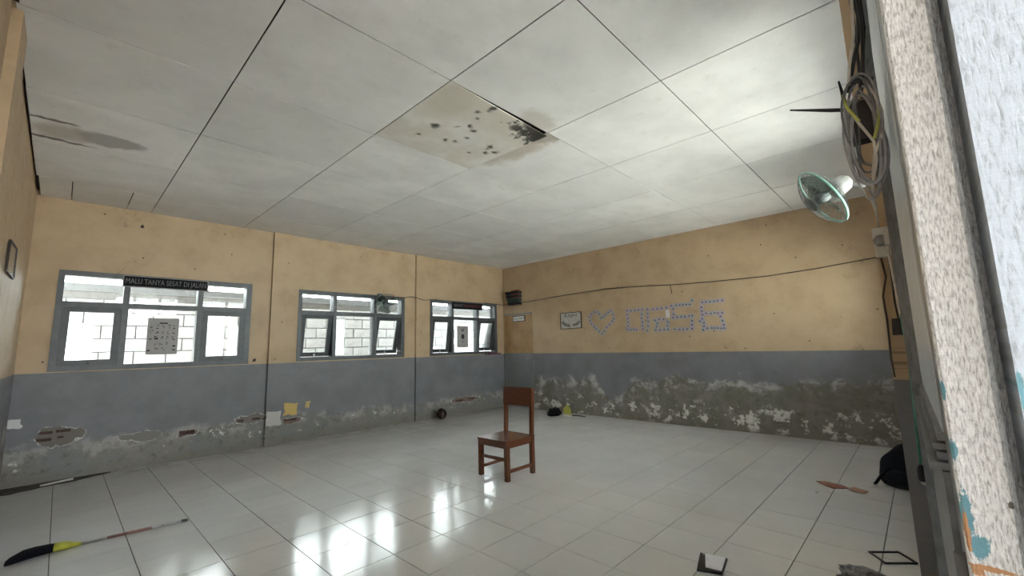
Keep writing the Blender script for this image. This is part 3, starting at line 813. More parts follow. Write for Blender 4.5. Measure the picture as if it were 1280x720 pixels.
fan1, wp = make_fan('clear bladed wall fan with a green rim near the cable coil at right', (3.20, 0.352, 2.150), (-0.307, 0.782, -0.528), 0.190, (3.32, YF + 0.022, 2.20), M_HOUSE, M_RIM)
MB().box(3.26, 3.38, YF + 0.0065, YF + 0.026, 2.10, 2.30).build('wall_plate', M_HOUSE, fan1)
fan2, wp = make_fan('grey wall fan over the upper right pane of the middle window', (3.705, 6.44, 2.035), (-0.22, -0.72, -0.66), 0.200, (3.735, YW - 0.030, 2.185), M_HOUSE2, M_CAGE)
MB().box(3.69, 3.78, YW - 0.034, YW - 0.0125, 2.10, 2.24).build('wall_plate', M_HOUSE2, fan2)

# ---- slogan boards, posters, signs
def board(name, label, x0, x1, z0, z1, parts):
    o = thing(name, label, 'sign', ((x0 + x1) / 2, YW - 0.014, z0))
    y1, y0 = YW - 0.0125, YW - 0.032
    MB().box(x0 + 0.012, x1 - 0.012, y0 + 0.004, y1, z0 + 0.012, z1 - 0.012).build('board', M_SIGN, o)
    b = MB(); b.box(x0, x1, y0, y1, z1 - 0.011, z1); b.box(x0, x1, y0, y1, z0, z0 + 0.011); b.box(x0, x0 + 0.011, y0, y1, z0 + .011, z1 - .011); b.box(x1 - 0.011, x1, y0, y1, z0 + .011, z1 - .011)
    b.build('rim', M_SIGNRIM if parts[0][3] else M_SIGN, o)
    for (txt, xa, xb, _, mat) in parts:
        text_mesh('lettering', txt, 0.088, mat, MW1((xa + xb) / 2, y0 + 0.0035, (z0 + z1) / 2), o, 0.0008, width=xb - xa)
    return o
s1 = board('slogan_board', 'long black board with grey capitals above the leftmost window', 0.438, 1.272, 2.088, 2.228, [('MALU TANYA SESAT DI JALAN', 0.465, 1.245, True, M_SIGNTXT)])
s3 = board('slogan_board', 'black board with grey and red letters above the far window', 5.316, 6.118, 2.053, 2.187, [('SEHAT', 5.345, 5.60, False, M_SIGNTXT), ('BERPRESTASI', 5.62, 6.09, False, M_SIGNRED)])
yp = YW + 0.0495
def poster(label, x0, x1, z0, z1):
    o = thing('poster', label, 'poster', ((x0 + x1) / 2, yp, z0))
    MB().box(x0, x1, yp - 0.0008, yp, z0, z1).build('sheet', M_POSTER, o)
    return o
p1 = poster('grey paper chart of small symbols stuck on the leftmost window', 0.705, 1.008, 1.290, 1.732)
b = MB(); rr = random.Random(3)
def mark(x, z, w, h): b.box(x - w / 2, x + w / 2, yp - 0.0014, yp - 0.0007, z - h / 2, z + h / 2)
mark(0.857, 1.672, 0.080, 0.016)
for j, (zz, xs) in enumerate(((1.628, (0.745, 0.80, 0.855, 0.91, 0.965)), (1.560, (0.745, 0.80, 0.853, 0.90, 0.962)), (1.490, (0.742, 0.795, 0.845, 0.905, 0.962)), (1.420, (0.795, 0.845, 0.902)), (1.352, (0.805, 0.868)))):
    for x in xs:
        for q in range(4): mark(x + rr.uniform(-0.013, 0.013), zz + rr.uniform(-0.022, 0.022), rr.uniform(0.004, 0.018), rr.uniform(0.004, 0.012))
mark(0.795, 1.485, 0.036, 0.022); mark(0.972, 1.392, 0.030, 0.018); mark(0.972, 1.345, 0.024, 0.016); mark(0.730, 1.340, 0.028, 0.018)
tag(b.build('print', M_PAPERINK, p1), kind='stuff')
p3 = poster('grey paper poster with a black disc on the far window', 5.487, 5.780, 1.285, 1.718)
b = MB(); mark(5.634, 1.625, 0.065, 0.026); mark(5.634, 1.66, 0.10, 0.010); mark(5.634, 1.40, 0.012, 0.06)
b.prism([(0.043 * math.cos(2 * math.pi * k / 20), 0.050 * math.sin(2 * math.pi * k / 20)) for k in range(20)], 0.0008, 0, MW1(5.636, yp - 0.0006, 1.502))
for x, z in ((5.58, 1.42), (5.69, 1.43), (5.60, 1.57), (5.67, 1.57), (5.56, 1.33)): mark(x, z, 0.03, 0.005)
tag(b.build('print', M_PAPERINK, p3), kind='stuff')

pl = thing('wall_plaque', 'white framed plaque with black curved lettering beside the paper heart', 'plaque', (XB, 4.868, 1.595))
MB().box(XB - 0.012, XB - 0.0005, 4.632, 5.105, 1.597, 1.893).build('card', simple('plaque_card', (0.52, 0.50, 0.45), 0.7), pl)
b = MB(); fx0, fx1 = XB - 0.020, XB - 0.0006
b.box(fx0, fx1, 4.622, 4.634, 1.587, 1.903); b.box(fx0, fx1, 5.103, 5.115, 1.587, 1.903); b.box(fx0, fx1, 4.634, 5.103, 1.891, 1.903); b.box(fx0, fx1, 4.634, 5.103, 1.587, 1.599)
b.build('frame', simple('plaque_frame', (0.05, 0.035, 0.03), 0.5), pl)
text_mesh('lettering', 'RAJIN', 0.085, simple('plaque_grey_ink', (0.16, 0.15, 0.14), 0.7), MW2(XB - 0.0125, 4.868, 1.838), pl, 0.0008, width=0.28)
word = 'PANGKAL PANDAI'
for k, chx in enumerate(word):
    if chx == ' ': continue
    u = (k - (len(word) - 1) / 2) / ((len(word) - 1) / 2)          # -1..1 along the arc
    w = u * 1.02
    yy, zz = 4.868 - 0.235 * math.sin(w) / math.sin(1.02) * 0.86, 1.785 - 0.235 * math.cos(w) * 0.62 + 0.005
    text_mesh('letter', chx, 0.084, M_PAPERINK, MW2(XB - 0.0125, yy, zz) @ Matrix.Rotation(w * 0.75, 4, 'Z'), pl, 0.0008)

ds = thing('door_sign', 'small white sign in a black frame on the corner door', 'sign', (XB, 6.24, 1.80))
MB().box(XB - 0.006, XB + 0.003, 6.062, 6.418, 1.806, 1.930).build('board', M_SIGN, ds)
MB().box(XB - 0.008, XB - 0.0055, 6.235, 6.405, 1.818, 1.918).build('panel', M_PAPER, ds)
MB().box(XB - 0.008, XB - 0.0055, 6.080, 6.230, 1.818, 1.918).build('panel', M_WHITE, ds)
text_mesh('lettering', 'UKS', 0.078, M_PAPERINK, MW2(XB - 0.0085, 6.155, 1.868), ds, 0.0006, width=0.125)
text_mesh('lettering', 'Ruang', 0.05, M_SIGNTXT, MW2(XB - 0.0085, 6.320, 1.868), ds, 0.0006, width=0.13)

cardo = MB().box(XB - 0.006, XB - 0.0005, 2.916, 2.982, 1.678, 1.802).build('card', M_PAPER, None, (XB, 2.949, 1.678))
tag(cardo, 'small white card stuck among the lilac paper letters', 'card')

# ---- paper flowers spelling a heart and letters on the wall
HEART = [(4.191, 1.461), (4.251, 1.511), (4.305, 1.559), (4.348, 1.601), (4.407, 1.66), (4.44, 1.723), (4.439, 1.786), (4.396, 1.836), (4.336, 1.871), (4.269, 1.869), (4.229, 1.821), (4.194, 1.754), (4.139, 1.774), (4.093, 1.811), (4.042, 1.844), (3.99, 1.87), (3.95, 1.801), (3.937, 1.723), (3.971, 1.677), (4.029, 1.623), (4.091, 1.576), (4.142, 1.509)]
LETTER_D = [(3.667, 1.846), (3.669, 1.778), (3.658, 1.711), (3.662, 1.648), (3.663, 1.581), (3.68, 1.519), (3.595, 1.837), (3.519, 1.84), (3.451, 1.843), (3.617, 1.513), (3.567, 1.517), (3.512, 1.507), (3.383, 1.845), (3.397, 1.768), (3.402, 1.699), (3.393, 1.632), (3.397, 1.571), (3.395, 1.513), (3.291, 1.837), (3.289, 1.77), (3.297, 1.705), (3.289, 1.638), (3.297, 1.562), (3.317, 1.483)]
LETTER_A = [(3.193, 1.832), (3.117, 1.835), (3.043, 1.837), (2.96, 1.842), (3.098, 1.662), (3.172, 1.647), (3.023, 1.653), (3.13, 1.595), (3.15, 1.547), (3.169, 1.487), (3.092, 1.484), (3.024, 1.49), (2.957, 1.489), (2.955, 1.613), (2.96, 1.551)]
LETTER_S = [(2.878, 1.867), (2.796, 1.865), (2.742, 1.865), (2.688, 1.867), (2.635, 1.866), (2.58, 1.863), (2.539, 1.922), (2.851, 1.814), (2.85, 1.725), (2.862, 1.672), (2.794, 1.676), (2.73, 1.677), (2.672, 1.675), (2.603, 1.681), (2.556, 1.683), (2.568, 1.606), (2.568, 1.544), (2.573, 1.482), (2.847, 1.484), (2.772, 1.48), (2.714, 1.478), (2.651, 1.48)]
SIX = [(2.388, 1.881), (2.333, 1.88), (2.274, 1.878), (2.216, 1.88), (2.163, 1.883), (2.097, 1.882), (2.408, 1.802), (2.406, 1.745), (2.399, 1.688), (2.409, 1.627), (2.445, 1.591), (2.389, 1.565), (2.394, 1.512), (2.408, 1.456), (2.343, 1.707), (2.275, 1.698), (2.221, 1.704), (2.174, 1.697), (2.113, 1.698), (2.143, 1.645), (2.118, 1.579), (2.107, 1.519), (2.105, 1.468), (2.347, 1.479), (2.279, 1.478), (2.236, 1.476), (2.193, 1.474), (2.147, 1.467)]
def flower_mesh(mat):
    b = MB(); n = 20
    b.prism([((0.042 if k % 4 in (0, 1) else 0.030) * math.cos(2 * math.pi * k / n), (0.042 if k % 4 in (0, 1) else 0.030) * math.sin(2 * math.pi * k / n)) for k in range(n)], 0.0015, 0, MW2(0, 0, 0))
    b.prism([(0.015 * math.cos(2 * math.pi * k / 6), 0.012 * math.sin(2 * math.pi * k / 6)) for k in range(6)], 0.004, 1, MW2(0, 0, 0))
    return b.mesh('paper_flower', [mat, M_DOT])
fm = [flower_mesh(M_LILAC), flower_mesh(M_LILAC2)]
ORD = ['first', 'second', 'third', 'fourth', 'fifth', 'sixth', 'seventh', 'eighth', 'ninth', 'tenth', 'eleventh', 'twelfth', 'thirteenth',
       'fourteenth', 'fifteenth', 'sixteenth', 'seventeenth', 'eighteenth', 'nineteenth', 'twentieth', 'twenty-first', 'twenty-second']
GLYPHS = [(HEART, 'heart', [(22, 'clockwise round the heart from its bottom tip')]),
          (LETTER_D, 'letter D', [(6, 'down the left side of the letter D'), (3, 'along the top of the letter D'), (3, 'along the foot of the letter D'), (6, 'down the inner right side of the letter D'), (6, 'down the outer right side of the letter D')]),
          (LETTER_A, 'letter a', [(4, 'along the top of the letter a'), (3, 'along the middle bar of the letter a'), (3, 'down the lower left of the letter a'), (3, 'along the foot of the letter a'), (2, 'down the right side of the letter a')]),
          (LETTER_S, 'letter S', [(7, 'along the top of the letter S'), (3, 'down the upper left of the letter S'), (5, 'along the middle bar of the letter S'), (3, 'down the lower right of the letter S'), (4, 'along the foot of the letter S')]),
          (SIX, 'numeral 6', [(6, 'along the top of the numeral 6'), (8, 'down the left side of the numeral 6'), (5, 'along the middle bar of the numeral 6'), (4, 'down the lower right of the numeral 6'), (5, 'along the foot of the numeral 6')])]
for pts, what, strokes in GLYPHS:
    k = 0
    for n, where in strokes:
        seg = pts[k:k + n]
        if 'along' in where: seg = sorted(seg, key=lambda q: -q[0])
        if 'down' in where: seg = sorted(seg, key=lambda q: -q[1])
        for i, (y, z) in enumerate(seg):
            o = bpy.data.objects.new('paper_flower', fm[random.random() < 0.4]); col.objects.link(o)
            o.location = (XB - 0.0006 - 0.0004 * ((k + i) % 5), y, z); o.rotation_euler = (random.uniform(0, 1.2), 0, 0)
            tag(o, 'lilac paper flower, ' + ORD[i] + ' ' + where, 'paper flower', 'lilac paper flowers of the ' + what)
        k += n

# ---- small tapered rack above the corner door
rk = thing('wall_rack', 'small black tapered rack with red and green bands above the corner door', 'rack', (XB, 6.33, 2.16))
M_RED = simple('dull_red_band', (0.26, 0.055, 0.030), 0.5); M_DGREEN = simple('dark_green_band', (0.020, 0.055, 0.042), 0.5)
zs = [2.165, 2.240, 2.315, 2.390, 2.470]
for k in range(4):
    f0, f1 = k / 4, (k + 0.8) / 4
    ya0, ya1 = 6.150 - 0.010 * f0, 6.150 - 0.010 * f1; yb0, yb1 = 6.440 + 0.09 * f0, 6.440 + 0.09 * f1
    MB().hexa([(6.66, ya0, zs[k]), (XB - .001, ya0, zs[k]), (XB - .001, yb0, zs[k]), (6.66, yb0, zs[k]), (6.64, ya1, zs[k + 1] - 0.012), (XB - .001, ya1, zs[k + 1] - 0.012), (XB - .001, yb1, zs[k + 1] - 0.012), (6.64, yb1, zs[k + 1] - 0.012)]).build('tray', M_BLACK if k != 1 else M_DGREEN, rk)
    MB().box(6.63, 6.70, ya1 - 0.004, ya1 + 0.17, zs[k + 1] - 0.0115, zs[k + 1] + 0.006).build('band', M_RED if k != 0 else M_DGREEN, rk)
MB().box(XB - 0.02, XB - .0005, 6.28, 6.32, 2.165, 2.47).build('back_strip', M_BLACK, rk)

# ---- wires on the walls
w = MB()
pts = [(6.710, 2.200), (6.45, 2.196), (5.90, 2.212), (5.315, 2.238), (4.60, 2.262), (4.106, 2.272), (3.60, 2.252), (2.868, 2.205), (2.20, 2.178), (1.467, 2.166), (0.90, 2.190), (0.299, 2.240), (YF + 0.01, 2.262)]
w.tube([(XB - 0.009, y, z) for y, z in pts], 0.0065, 6)
w.tube([(XB - 0.009, 2.868, 2.205), (XB - 0.009, 2.862, 2.15), (XB - 0.009, 2.85, 2.06)], 0.006, 6)
tag(w.build('wire', M_CABLE, None, (XB - 0.006, 3.3, 2.2)), 'thin brown wire sagging along the wall above the paper letters', 'wire')
w = MB(); w.tube([(3.90, YW - 0.03, 2.20), (4.20, YW - 0.02, 2.195), (4.345, YW - 0.03, 2.228), (4.466, YW - 0.045, 2.213), (4.642, YW - 0.045, 2.178), (4.788, YW - 0.02, 2.200), (4.95, YW - 0.018, 2.217)], 0.0065, 6)
tag(w.build('wire', M_CABLE, None, (4.3, YW - 0.02, 2.2)), 'short brown wire between the middle fan and the far window', 'wire')
w = MB(); w.tube([(6.20, YW - 0.018, 2.218), (6.40, YW - 0.018, 2.212), (6.60, YW - 0.012, 2.205), (6.755, YW - 0.010, 2.200)], 0.006, 6)
tag(w.build('wire', M_CABLE, None, (6.4, YW - 0.01, 2.2)), 'brown wire from the far window to the room corner', 'wire')

# ---- red bead garland under the far window
gl = thing('bead_garland', 'row of dark red beads along the sill of the far window', 'garland', (6.41, YW - 0.02, 1.12))
MB().tube([(6.17, YW - 0.022, 1.150), (6.30, YW - 0.024, 1.136), (6.42, YW - 0.024, 1.134), (6.55, YW - 0.024, 1.134), (6.66, YW - 0.010, 1.142)], 0.003, 6).build('cord', M_CABLE, gl)
M_BEAD = simple('dark_red_bead', (0.16, 0.018, 0.040), 0.4)
for k in range(7):
    bb = MB(); bb.lathe([(0.002, -0.022), (0.014, -0.018), (0.022, 0), (0.014, 0.018), (0.002, 0.022)], 10, 0, Matrix.Translation((6.20 + k * 0.068, YW - 0.030, 1.134)))
    bb.build('bead', M_BEAD, gl)

# ---- framed notice on the left wall
nt = thing('framed_notice', 'narrow dark framed notice behind glass on the left wall', 'picture frame', (XL, 4.70, 1.88))
MB().hexa([(XL + 0.002, 4.42, 1.885), (XL + 0.012, 4.42, 1.885), (XL + 0.012, 5.00, 1.905), (XL + 0.002, 5.00, 1.905), (XL + 0.002, 4.45, 2.075), (XL + 0.012, 4.45, 2.075), (XL + 0.012, 4.96, 2.11), (XL + 0.002, 4.96, 2.11)]).build('sheet', simple('glazed_notice', (0.22, 0.20, 0.17), 0.12), nt)
b = MB()
for a, c2 in (((4.405, 1.872), (4.440, 2.088)), ((4.440, 2.088), (4.975, 2.122)), ((4.975, 2.122), (5.020, 1.893)), ((5.020, 1.893), (4.405, 1.872))):
    b.bar((XL + 0.010, a[0], a[1]), (XL + 0.010, c2[0], c2[1]), 0.009, 0.014, upx=(1, 0, 0))
b.build('frame', simple('notice_frame', (0.045, 0.035, 0.03), 0.5), nt)

# ---- things hanging in the doorway and on its pilaster
cc = thing('cable_coil', 'bundle of grey cable loops hanging beside the open door leaf', 'cable coil', (0.80, 0.026, 1.50))
def loop(cy, cz, ay, az, x, ph=0.0, turns=1.0, wob=0.004, seed=0):
    r = random.Random(seed); n = 40; o = []
    for k in range(int(n * turns) + 1):
        a = ph + 2 * math.pi * k / n
        o.append((x + 0.010 * math.sin(a * 1.0 + seed), cy + ay * math.sin(a) + wob * math.sin(3 * a + seed), cz + az * math.cos(a) + wob * math.cos(2 * a + seed)))
    return o
b = MB()
for k in range(5): b.tube(loop(0.0275 + 0.002 * math.sin(k * 2.1), 1.583 - 0.004 * k, 0.0225 - 0.0028 * (k % 4), 0.086 - 0.006 * (k % 3), 0.792 + 0.006 * k, 0.4 * k, 1.0, 0.0022, k), 0.0016, 6, closed=False)
b.build('loop', M_GCABLE, cc)
b = MB()
for k in range(5): b.tube(loop(0.026 + 0.003 * math.cos(k * 1.7), 1.588 + 0.005 * math.sin(k), 0.0205 - 0.003 * (k % 3), 0.078 - 0.007 * (k % 4), 0.800 + 0.006 * k, 1.1 * k, 1.0, 0.003, k + 11), 0.0015, 6)
b.build('loop', M_GCABLE2, cc)
b = MB()
b.tube([(0.79, 0.023, 2.044), (0.79, 0.020, 1.80), (0.792, 0.024, 1.735), (0.795, 0.034, 1.69), (0.795, 0.038, 1.66)], 0.0021, 7)
b.tube([(0.80, 0.020, 1.66), (0.79, 0.010, 1.63), (0.785, 0.0055, 1.60), (0.79, 0.008, 1.57), (0.80, 0.020, 1.545), (0.81, 0.027, 1.515), (0.82, 0.029, 1.49)], 0.0020, 7)
b.tube([(0.80, 0.043, 1.625), (0.80, 0.030, 1.592), (0.80, 0.019, 1.565), (0.80, 0.019, 1.535), (0.81, 0.028, 1.505)], 0.0020, 7)
b.build('white_cable', M_WCABLE, cc)
b = MB()
b.tube([(0.795, 0.047, 1.648), (0.796, 0.044, 1.628), (0.796, 0.032, 1.600)], 0.0021, 7)
b.tube([(0.785, 0.0075, 1.61), (0.785, 0.009, 1.592), (0.79, 0.018, 1.565)], 0.0021, 7)
b.build('yellow_sheath', M_YCABLE, cc)
b = MB()
b.tube([(0.82, 0.026, 2.044), (0.82, 0.022, 1.83), (0.82, 0.016, 1.78), (0.82, 0.020, 1.74), (0.82, 0.030, 1.705), (0.82, 0.036, 1.68)], 0.0030, 7)
b.tube([(0.83, 0.012, 2.044), (0.83, 0.012, 1.76), (0.83, 0.022, 1.69), (0.82, 0.024, 1.66)], 0.0026, 7)
b.tube([(0.80, 0.0165, 2.044), (0.80, 0.0135, 1.75), (0.80, 0.020, 1.67), (0.80, 0.026, 1.655)], 0.0022, 7)
b.build('feed_cable', M_BLACK, cc)
MB().box(0.77, 0.85, 0.004, 0.034, 2.036, 2.052).build('hanger', M_METAL, cc)
MB().tube([(0.81, 0.012, 1.662), (0.80, 0.030, 1.668), (0.82, 0.040, 1.664)], 0.006, 7).build('tie', M_BLACK, cc)

rt = thing('network_router', 'small black router with two thin antennas hanging behind the cable coil', 'router', (0.96, 0.035, 1.63))
MB().box(0.945, 0.972, 0.020, 0.056, 1.625, 1.700).build('casing', M_BLACK, rt)
MB().tube([(0.955, 0.054, 1.692), (0.955, 0.075, 1.700), (0.955, 0.138, 1.727)], [0.0032, 0.0036, 0.0016], 8).build('antenna', M_BLACK, rt)
MB().tube([(0.958, 0.052, 1.692), (0.958, 0.055, 1.715), (0.958, 0.059, 1.752)], [0.003, 0.003, 0.0016], 8).build('antenna', M_BLACK, rt)
MB().tube([(0.958, 0.030, 1.699), (0.93, 0.026, 1.80), (0.86, 0.022, 2.03)], 0.0025, 6).build('power_lead', M_BLACK, rt)

sk = thing('wall_socket', 'off white surface socket on the pilaster beside the door', 'socket', (2.10, 0.063, 1.57))
MB().hexa([(2.060, 0.034, 1.572), (2.0995, 0.034, 1.572), (2.0995, 0.090, 1.572), (2.060, 0.090, 1.572), (2.060, 0.032, 1.682), (2.0995, 0.032, 1.682), (2.0995, 0.0925, 1.682), (2.060, 0.0925, 1.682)]).build('box', M_WHITE, sk)
b = MB(); b.lathe([(0.001, 0), (0.020, 0), (0.022, 0.006), (0.001, 0.006)], 18, 0, MW2(2.0600, 0.070, 1.632)); b.build('outlet', M_SIGNRIM, sk)
b = MB(); b.box(2.030, 2.0595, 0.044, 0.060, 1.610, 1.655); b.build('plug', M_WHITE, sk)
gcab = MB()
gcab.tube([(2.048, 0.052, 1.612), (2.055, 0.054, 1.585), (2.060, 0.050, 1.46), (2.070, 0.046, 1.36)], 0.0042, 7, 0)
gcab.tube([(2.070, 0.046, 1.36), (2.068, 0.045, 1.30), (2.078, 0.042, 1.23), (2.085, 0.046, 1.11), (2.085, 0.050, 0.95), (2.085, 0.0525, 0.842)], 0.0038, 7, 1)
go = gcab.build('hanging_cord', [M_WCABLE, M_GREEN], None, (2.06, 0.05, 0.85))
tag(go, 'white and green cord dropping from the pilaster socket', 'cord')
ad = thing('power_adapter', 'black power adapter on the pilaster below the socket', 'adapter', (2.10, 0.06, 1.28))
MB().hexa([(2.072, 0.040, 1.285), (2.0995, 0.040, 1.285), (2.0995, 0.076, 1.285), (2.072, 0.076, 1.285), (2.076, 0.041, 1.345), (2.0995, 0.041, 1.345), (2.0995, 0.073, 1.345), (2.076, 0.073, 1.345)]).build('casing', M_BLACK, ad)
MB().tube([(2.09, 0.055, 1.344), (2.09, 0.058, 1.40), (2.088, 0.056, 1.50), (2.085, 0.056, 1.57)], 0.0028, 6).build('lead', M_BLACK, ad)
lh = thing('lamp_holder', 'small black lamp holder hanging at the end of the green cord', 'lamp holder', (2.085, 0.0525, 0.78))
b = MB(); b.lathe([(0.006, 0.052), (0.010, 0.046), (0.0125, 0.036), (0.0125, 0.006), (0.010, 0.0), (0.001, 0.0)], 14, 0, Matrix.Translation((2.085, 0.0525, 0.785))); b.build('shell', M_BLACK, lh)
b = MB(); b.lathe([(0.001, -0.012), (0.007, -0.010), (0.008, 0.001), (0.001, 0.001)], 12, 0, Matrix.Translation((2.085, 0.0525, 0.784))); b.build('cap', M_WHITE, lh)
w = MB(); w.tube([(0.90, 0.034, 1.505), (1.20, 0.042, 1.56), (1.60, 0.056, 1.645), (1.90, 0.066, 1.700), (2.045, 0.070, 1.700), (2.075, 0.072, 1.683)], 0.0035, 7)
tag(w.build('cable', M_WCABLE, None, (1.5, 0.05, 1.6)), 'off white cable from the coil down to the pilaster socket', 'cable')
w = MB(); w.tube([(2.094, 0.078, 1.572), (2.093, 0.072, 1.50), (2.093, 0.088, 1.43), (2.094, 0.086, 1.34), (2.094, 0.090, 1.20), (2.094, 0.088, 1.135)], 0.003, 6)
tag(w.build('wire', M_CABLE, None, (2.094, 0.08, 1.3)), 'thin dark wire running down the pilaster edge below the socket', 'wire')

# ---- things on the floor
br = thing('broom', 'broom with black bristles and yellow collar lying on the left floor', 'broom', (0.30, 4.31, 0))
ax = Vector((0.776 - 0.107, 4.282 - 4.344, 0)).normalized(); sd = Vector((-ax.y, ax.x, 0)); p0 = Vector((0.107, 4.344, 0.0))
def bp(u, v, z): return tuple(p0 + ax * u + sd * v + Vector((0, 0, z)))
b = MB(); N = 9; rings = []
prof = [(-0.235, 0.026, 0.012, -0.062), (-0.222, 0.048, 0.018, -0.055), (-0.17, 0.066, 0.028, -0.030), (-0.12, 0.058, 0.028, -0.008), (-0.05, 0.048, 0.026, 0.002), (-0.015, 0.040, 0.022, 0.004)]
for (u, wv, hz, off) in prof:
    rings.append(len(b.v))
    for k in range(16):
        a = 2 * math.pi * k / 16
        b.v.append(bp(u, off + wv * math.cos(a) * (1 + 0.06 * (k % 2)), hz + 0.001 + hz * math.sin(a)))
for i in range(len(rings) - 1):
    for k in range(16):
        l = (k + 1) % 16; b.face((rings[i] + k, rings[i] + l, rings[i + 1] + l, rings[i + 1] + k), 0, True)
b.face([rings[0] + k for k in range(16)][::-1]); b.face([rings[-1] + k for k in range(16)])
b.build('bristles', simple('black_bristle', (0.008, 0.008, 0.012), 0.9, 0, 0.3, 120, 0.6, 0.1), br)
b = MB()
rings = []
for (u, wv, hz) in ((-0.030, 0.048, 0.027), (0.0, 0.046, 0.027), (0.045, 0.030, 0.022), (0.075, 0.014, 0.016), (0.10, 0.011, 0.014)):
    rings.append(len(b.v))
    for k in range(14):
        a = 2 * math.pi * k / 14; b.v.append(bp(u, wv * math.cos(a), hz + 0.001 + min(hz, wv) * math.sin(a)))
for i in range(len(rings) - 1):
    for k in range(14):
        l = (k + 1) % 14; b.face((rings[i] + k, rings[i] + l, rings[i + 1] + l, rings[i + 1] + k), 0, True)
b.face([rings[0] + k for k in range(14)][::-1]); b.face([rings[-1] + k for k in range(14)])
b.build('collar', simple('yellow_collar', (0.42, 0.42, 0.04), 0.5), br)
MB().tube([bp(0.095, 0, 0.013), bp(0.66, 0, 0.0115)], 0.0095, 10).build('handle', simple('silver_handle', (0.36, 0.35, 0.34), 0.35, 0.3), br)
MB().tube([bp(0.23, 0, 0.0128), bp(0.47, 0, 0.0122)], 0.0100, 10).build('handle_wrap', simple('faded_red_wrap', (0.22, 0.11, 0.09), 0.5), br)
MB().tube([bp(0.645, 0, 0.0118), bp(0.685, 0, 0.0115)], [0.011, 0.009], 10).build('end_cap', simple('green_black_cap', (0.03, 0.06, 0.05), 0.5), br)

w = MB().tube([(-0.030, 6.515, 0.0225), (0.20, 6.600, 0.0225)], 0.0095, 8)
tag(w.build('stick', simple('white_stick', (0.62, 0.60, 0.56), 0.6), None, (0.08, 6.55, 0.003)), 'short white stick lying on the dirt under the left window', 'stick')
b = MB(); n = 40; top = []
for k in range(n + 1):
    x = XL + 0.004 + (0.80) * k / n
    d = max(0.012, 0.26 * (1 - k / n) ** 0.8 * (1 + 0.5 * mnoise.noise(Vector((x * 7, 2.2, 0)))))
    top.append((x, YW - d))
for k in range(n):
    (xa, ya_), (xb, yb_) = top[k], top[k + 1]
    b.hexa([(xa, ya_, 0.0), (xb, yb_, 0.0), (xb, YW - 0.001, 0.0), (xa, YW - 0.001, 0.0), (xa, ya_ + 0.01, 0.003), (xb, yb_ + 0.01, 0.003), (xb, YW - 0.001, 0.012), (xa, YW - 0.001, 0.012)])
tag(b.build('dirt', simple('brown_dirt', (0.070, 0.058, 0.046), 0.95, 0, 0.3, 40, 0.6), None, (0.05, YW - 0.1, 0)), 'brown dirt washed along the foot of the window wall', 'dirt', None, 'stuff')

jar = thing('clay_jar', 'round dark brown glossy jar on the floor under the far window', 'jar', (4.90, 6.50, 0))
prof = [(0.03, 0.0), (0.055, 0.006), (0.085, 0.040), (0.096, 0.085), (0.085, 0.130), (0.058, 0.162), (0.050, 0.170)]
MB().lathe(prof, 24, 0, Matrix.Translation((4.90, 6.50, 0.001))).build('body', simple('dark_brown_glaze', (0.035, 0.014, 0.012), 0.16), jar)
MB().lathe([(0.001, 0.171), (0.056, 0.171), (0.058, 0.178), (0.03, 0.186), (0.012, 0.190), (0.012, 0.200), (0.001, 0.202)], 20, 0, Matrix.Translation((4.90, 6.50, 0.0015))).build('lid', simple('dark_brown_lid', (0.045, 0.02, 0.016), 0.2), jar)

b = MB(); blob(b, (6.36, 5.045, 0.045), (0.13, 0.120, 0.085), 0.45, 2.6, 3.0, 24, 16, 0.001)
tag(b.build('plastic_bag', simple('black_bag_film', (0.004, 0.004, 0.004), 0.7, 0, 0.2, 30, 0.3, 0.1), None, (6.35, 5.0, 0)), 'crumpled black plastic bag at the foot of the lettered wall', 'bag')
pk = thing('packet', 'yellow and white packet propped against the black plastic bag', 'packet', (6.50, 4.80, 0))
def slab(mb, pts2, t, mi=0):   # leaning slab in the plane through the floor line, pts (y, h)
    A = [(6.395 + h * 0.30, y, h + 0.002) for y, h in pts2]
    n = len(A); bb = len(mb.v)
    mb.v += A + [(x + t, y, z) for x, y, z in A]
    mb.face([bb + i for i in range(n)], mi); mb.face([bb + n + i for i in range(n)][::-1], mi)
    for i in range(n):
        j = (i + 1) % n; mb.face((bb + j, bb + i, bb + n + i, bb + n + j), mi)
    return mb
slab(MB(), [(4.86, 0.040), (4.700, 0.030), (4.745, 0.150), (4.820, 0.195), (4.890, 0.130)], 0.016).build('pouch', simple('yellow_pouch', (0.42, 0.40, 0.06), 0.4), pk)
slab(MB(), [(4.875, 0.0), (4.680, 0.0), (4.700, 0.029), (4.86, 0.039)], 0.016).build('foot', M_PAPER, pk)
b = MB(); b.tube([(6.52, 4.75, 0.010), (6.55, 4.62, 0.012), (6.53, 4.48, 0.009)], [0.012, 0.009, 0.006], 7)
tag(b.build('strap', M_BLACK, None, (6.53, 4.6, 0)), 'thin black strap on the floor to the right of the yellow packet', 'strap')

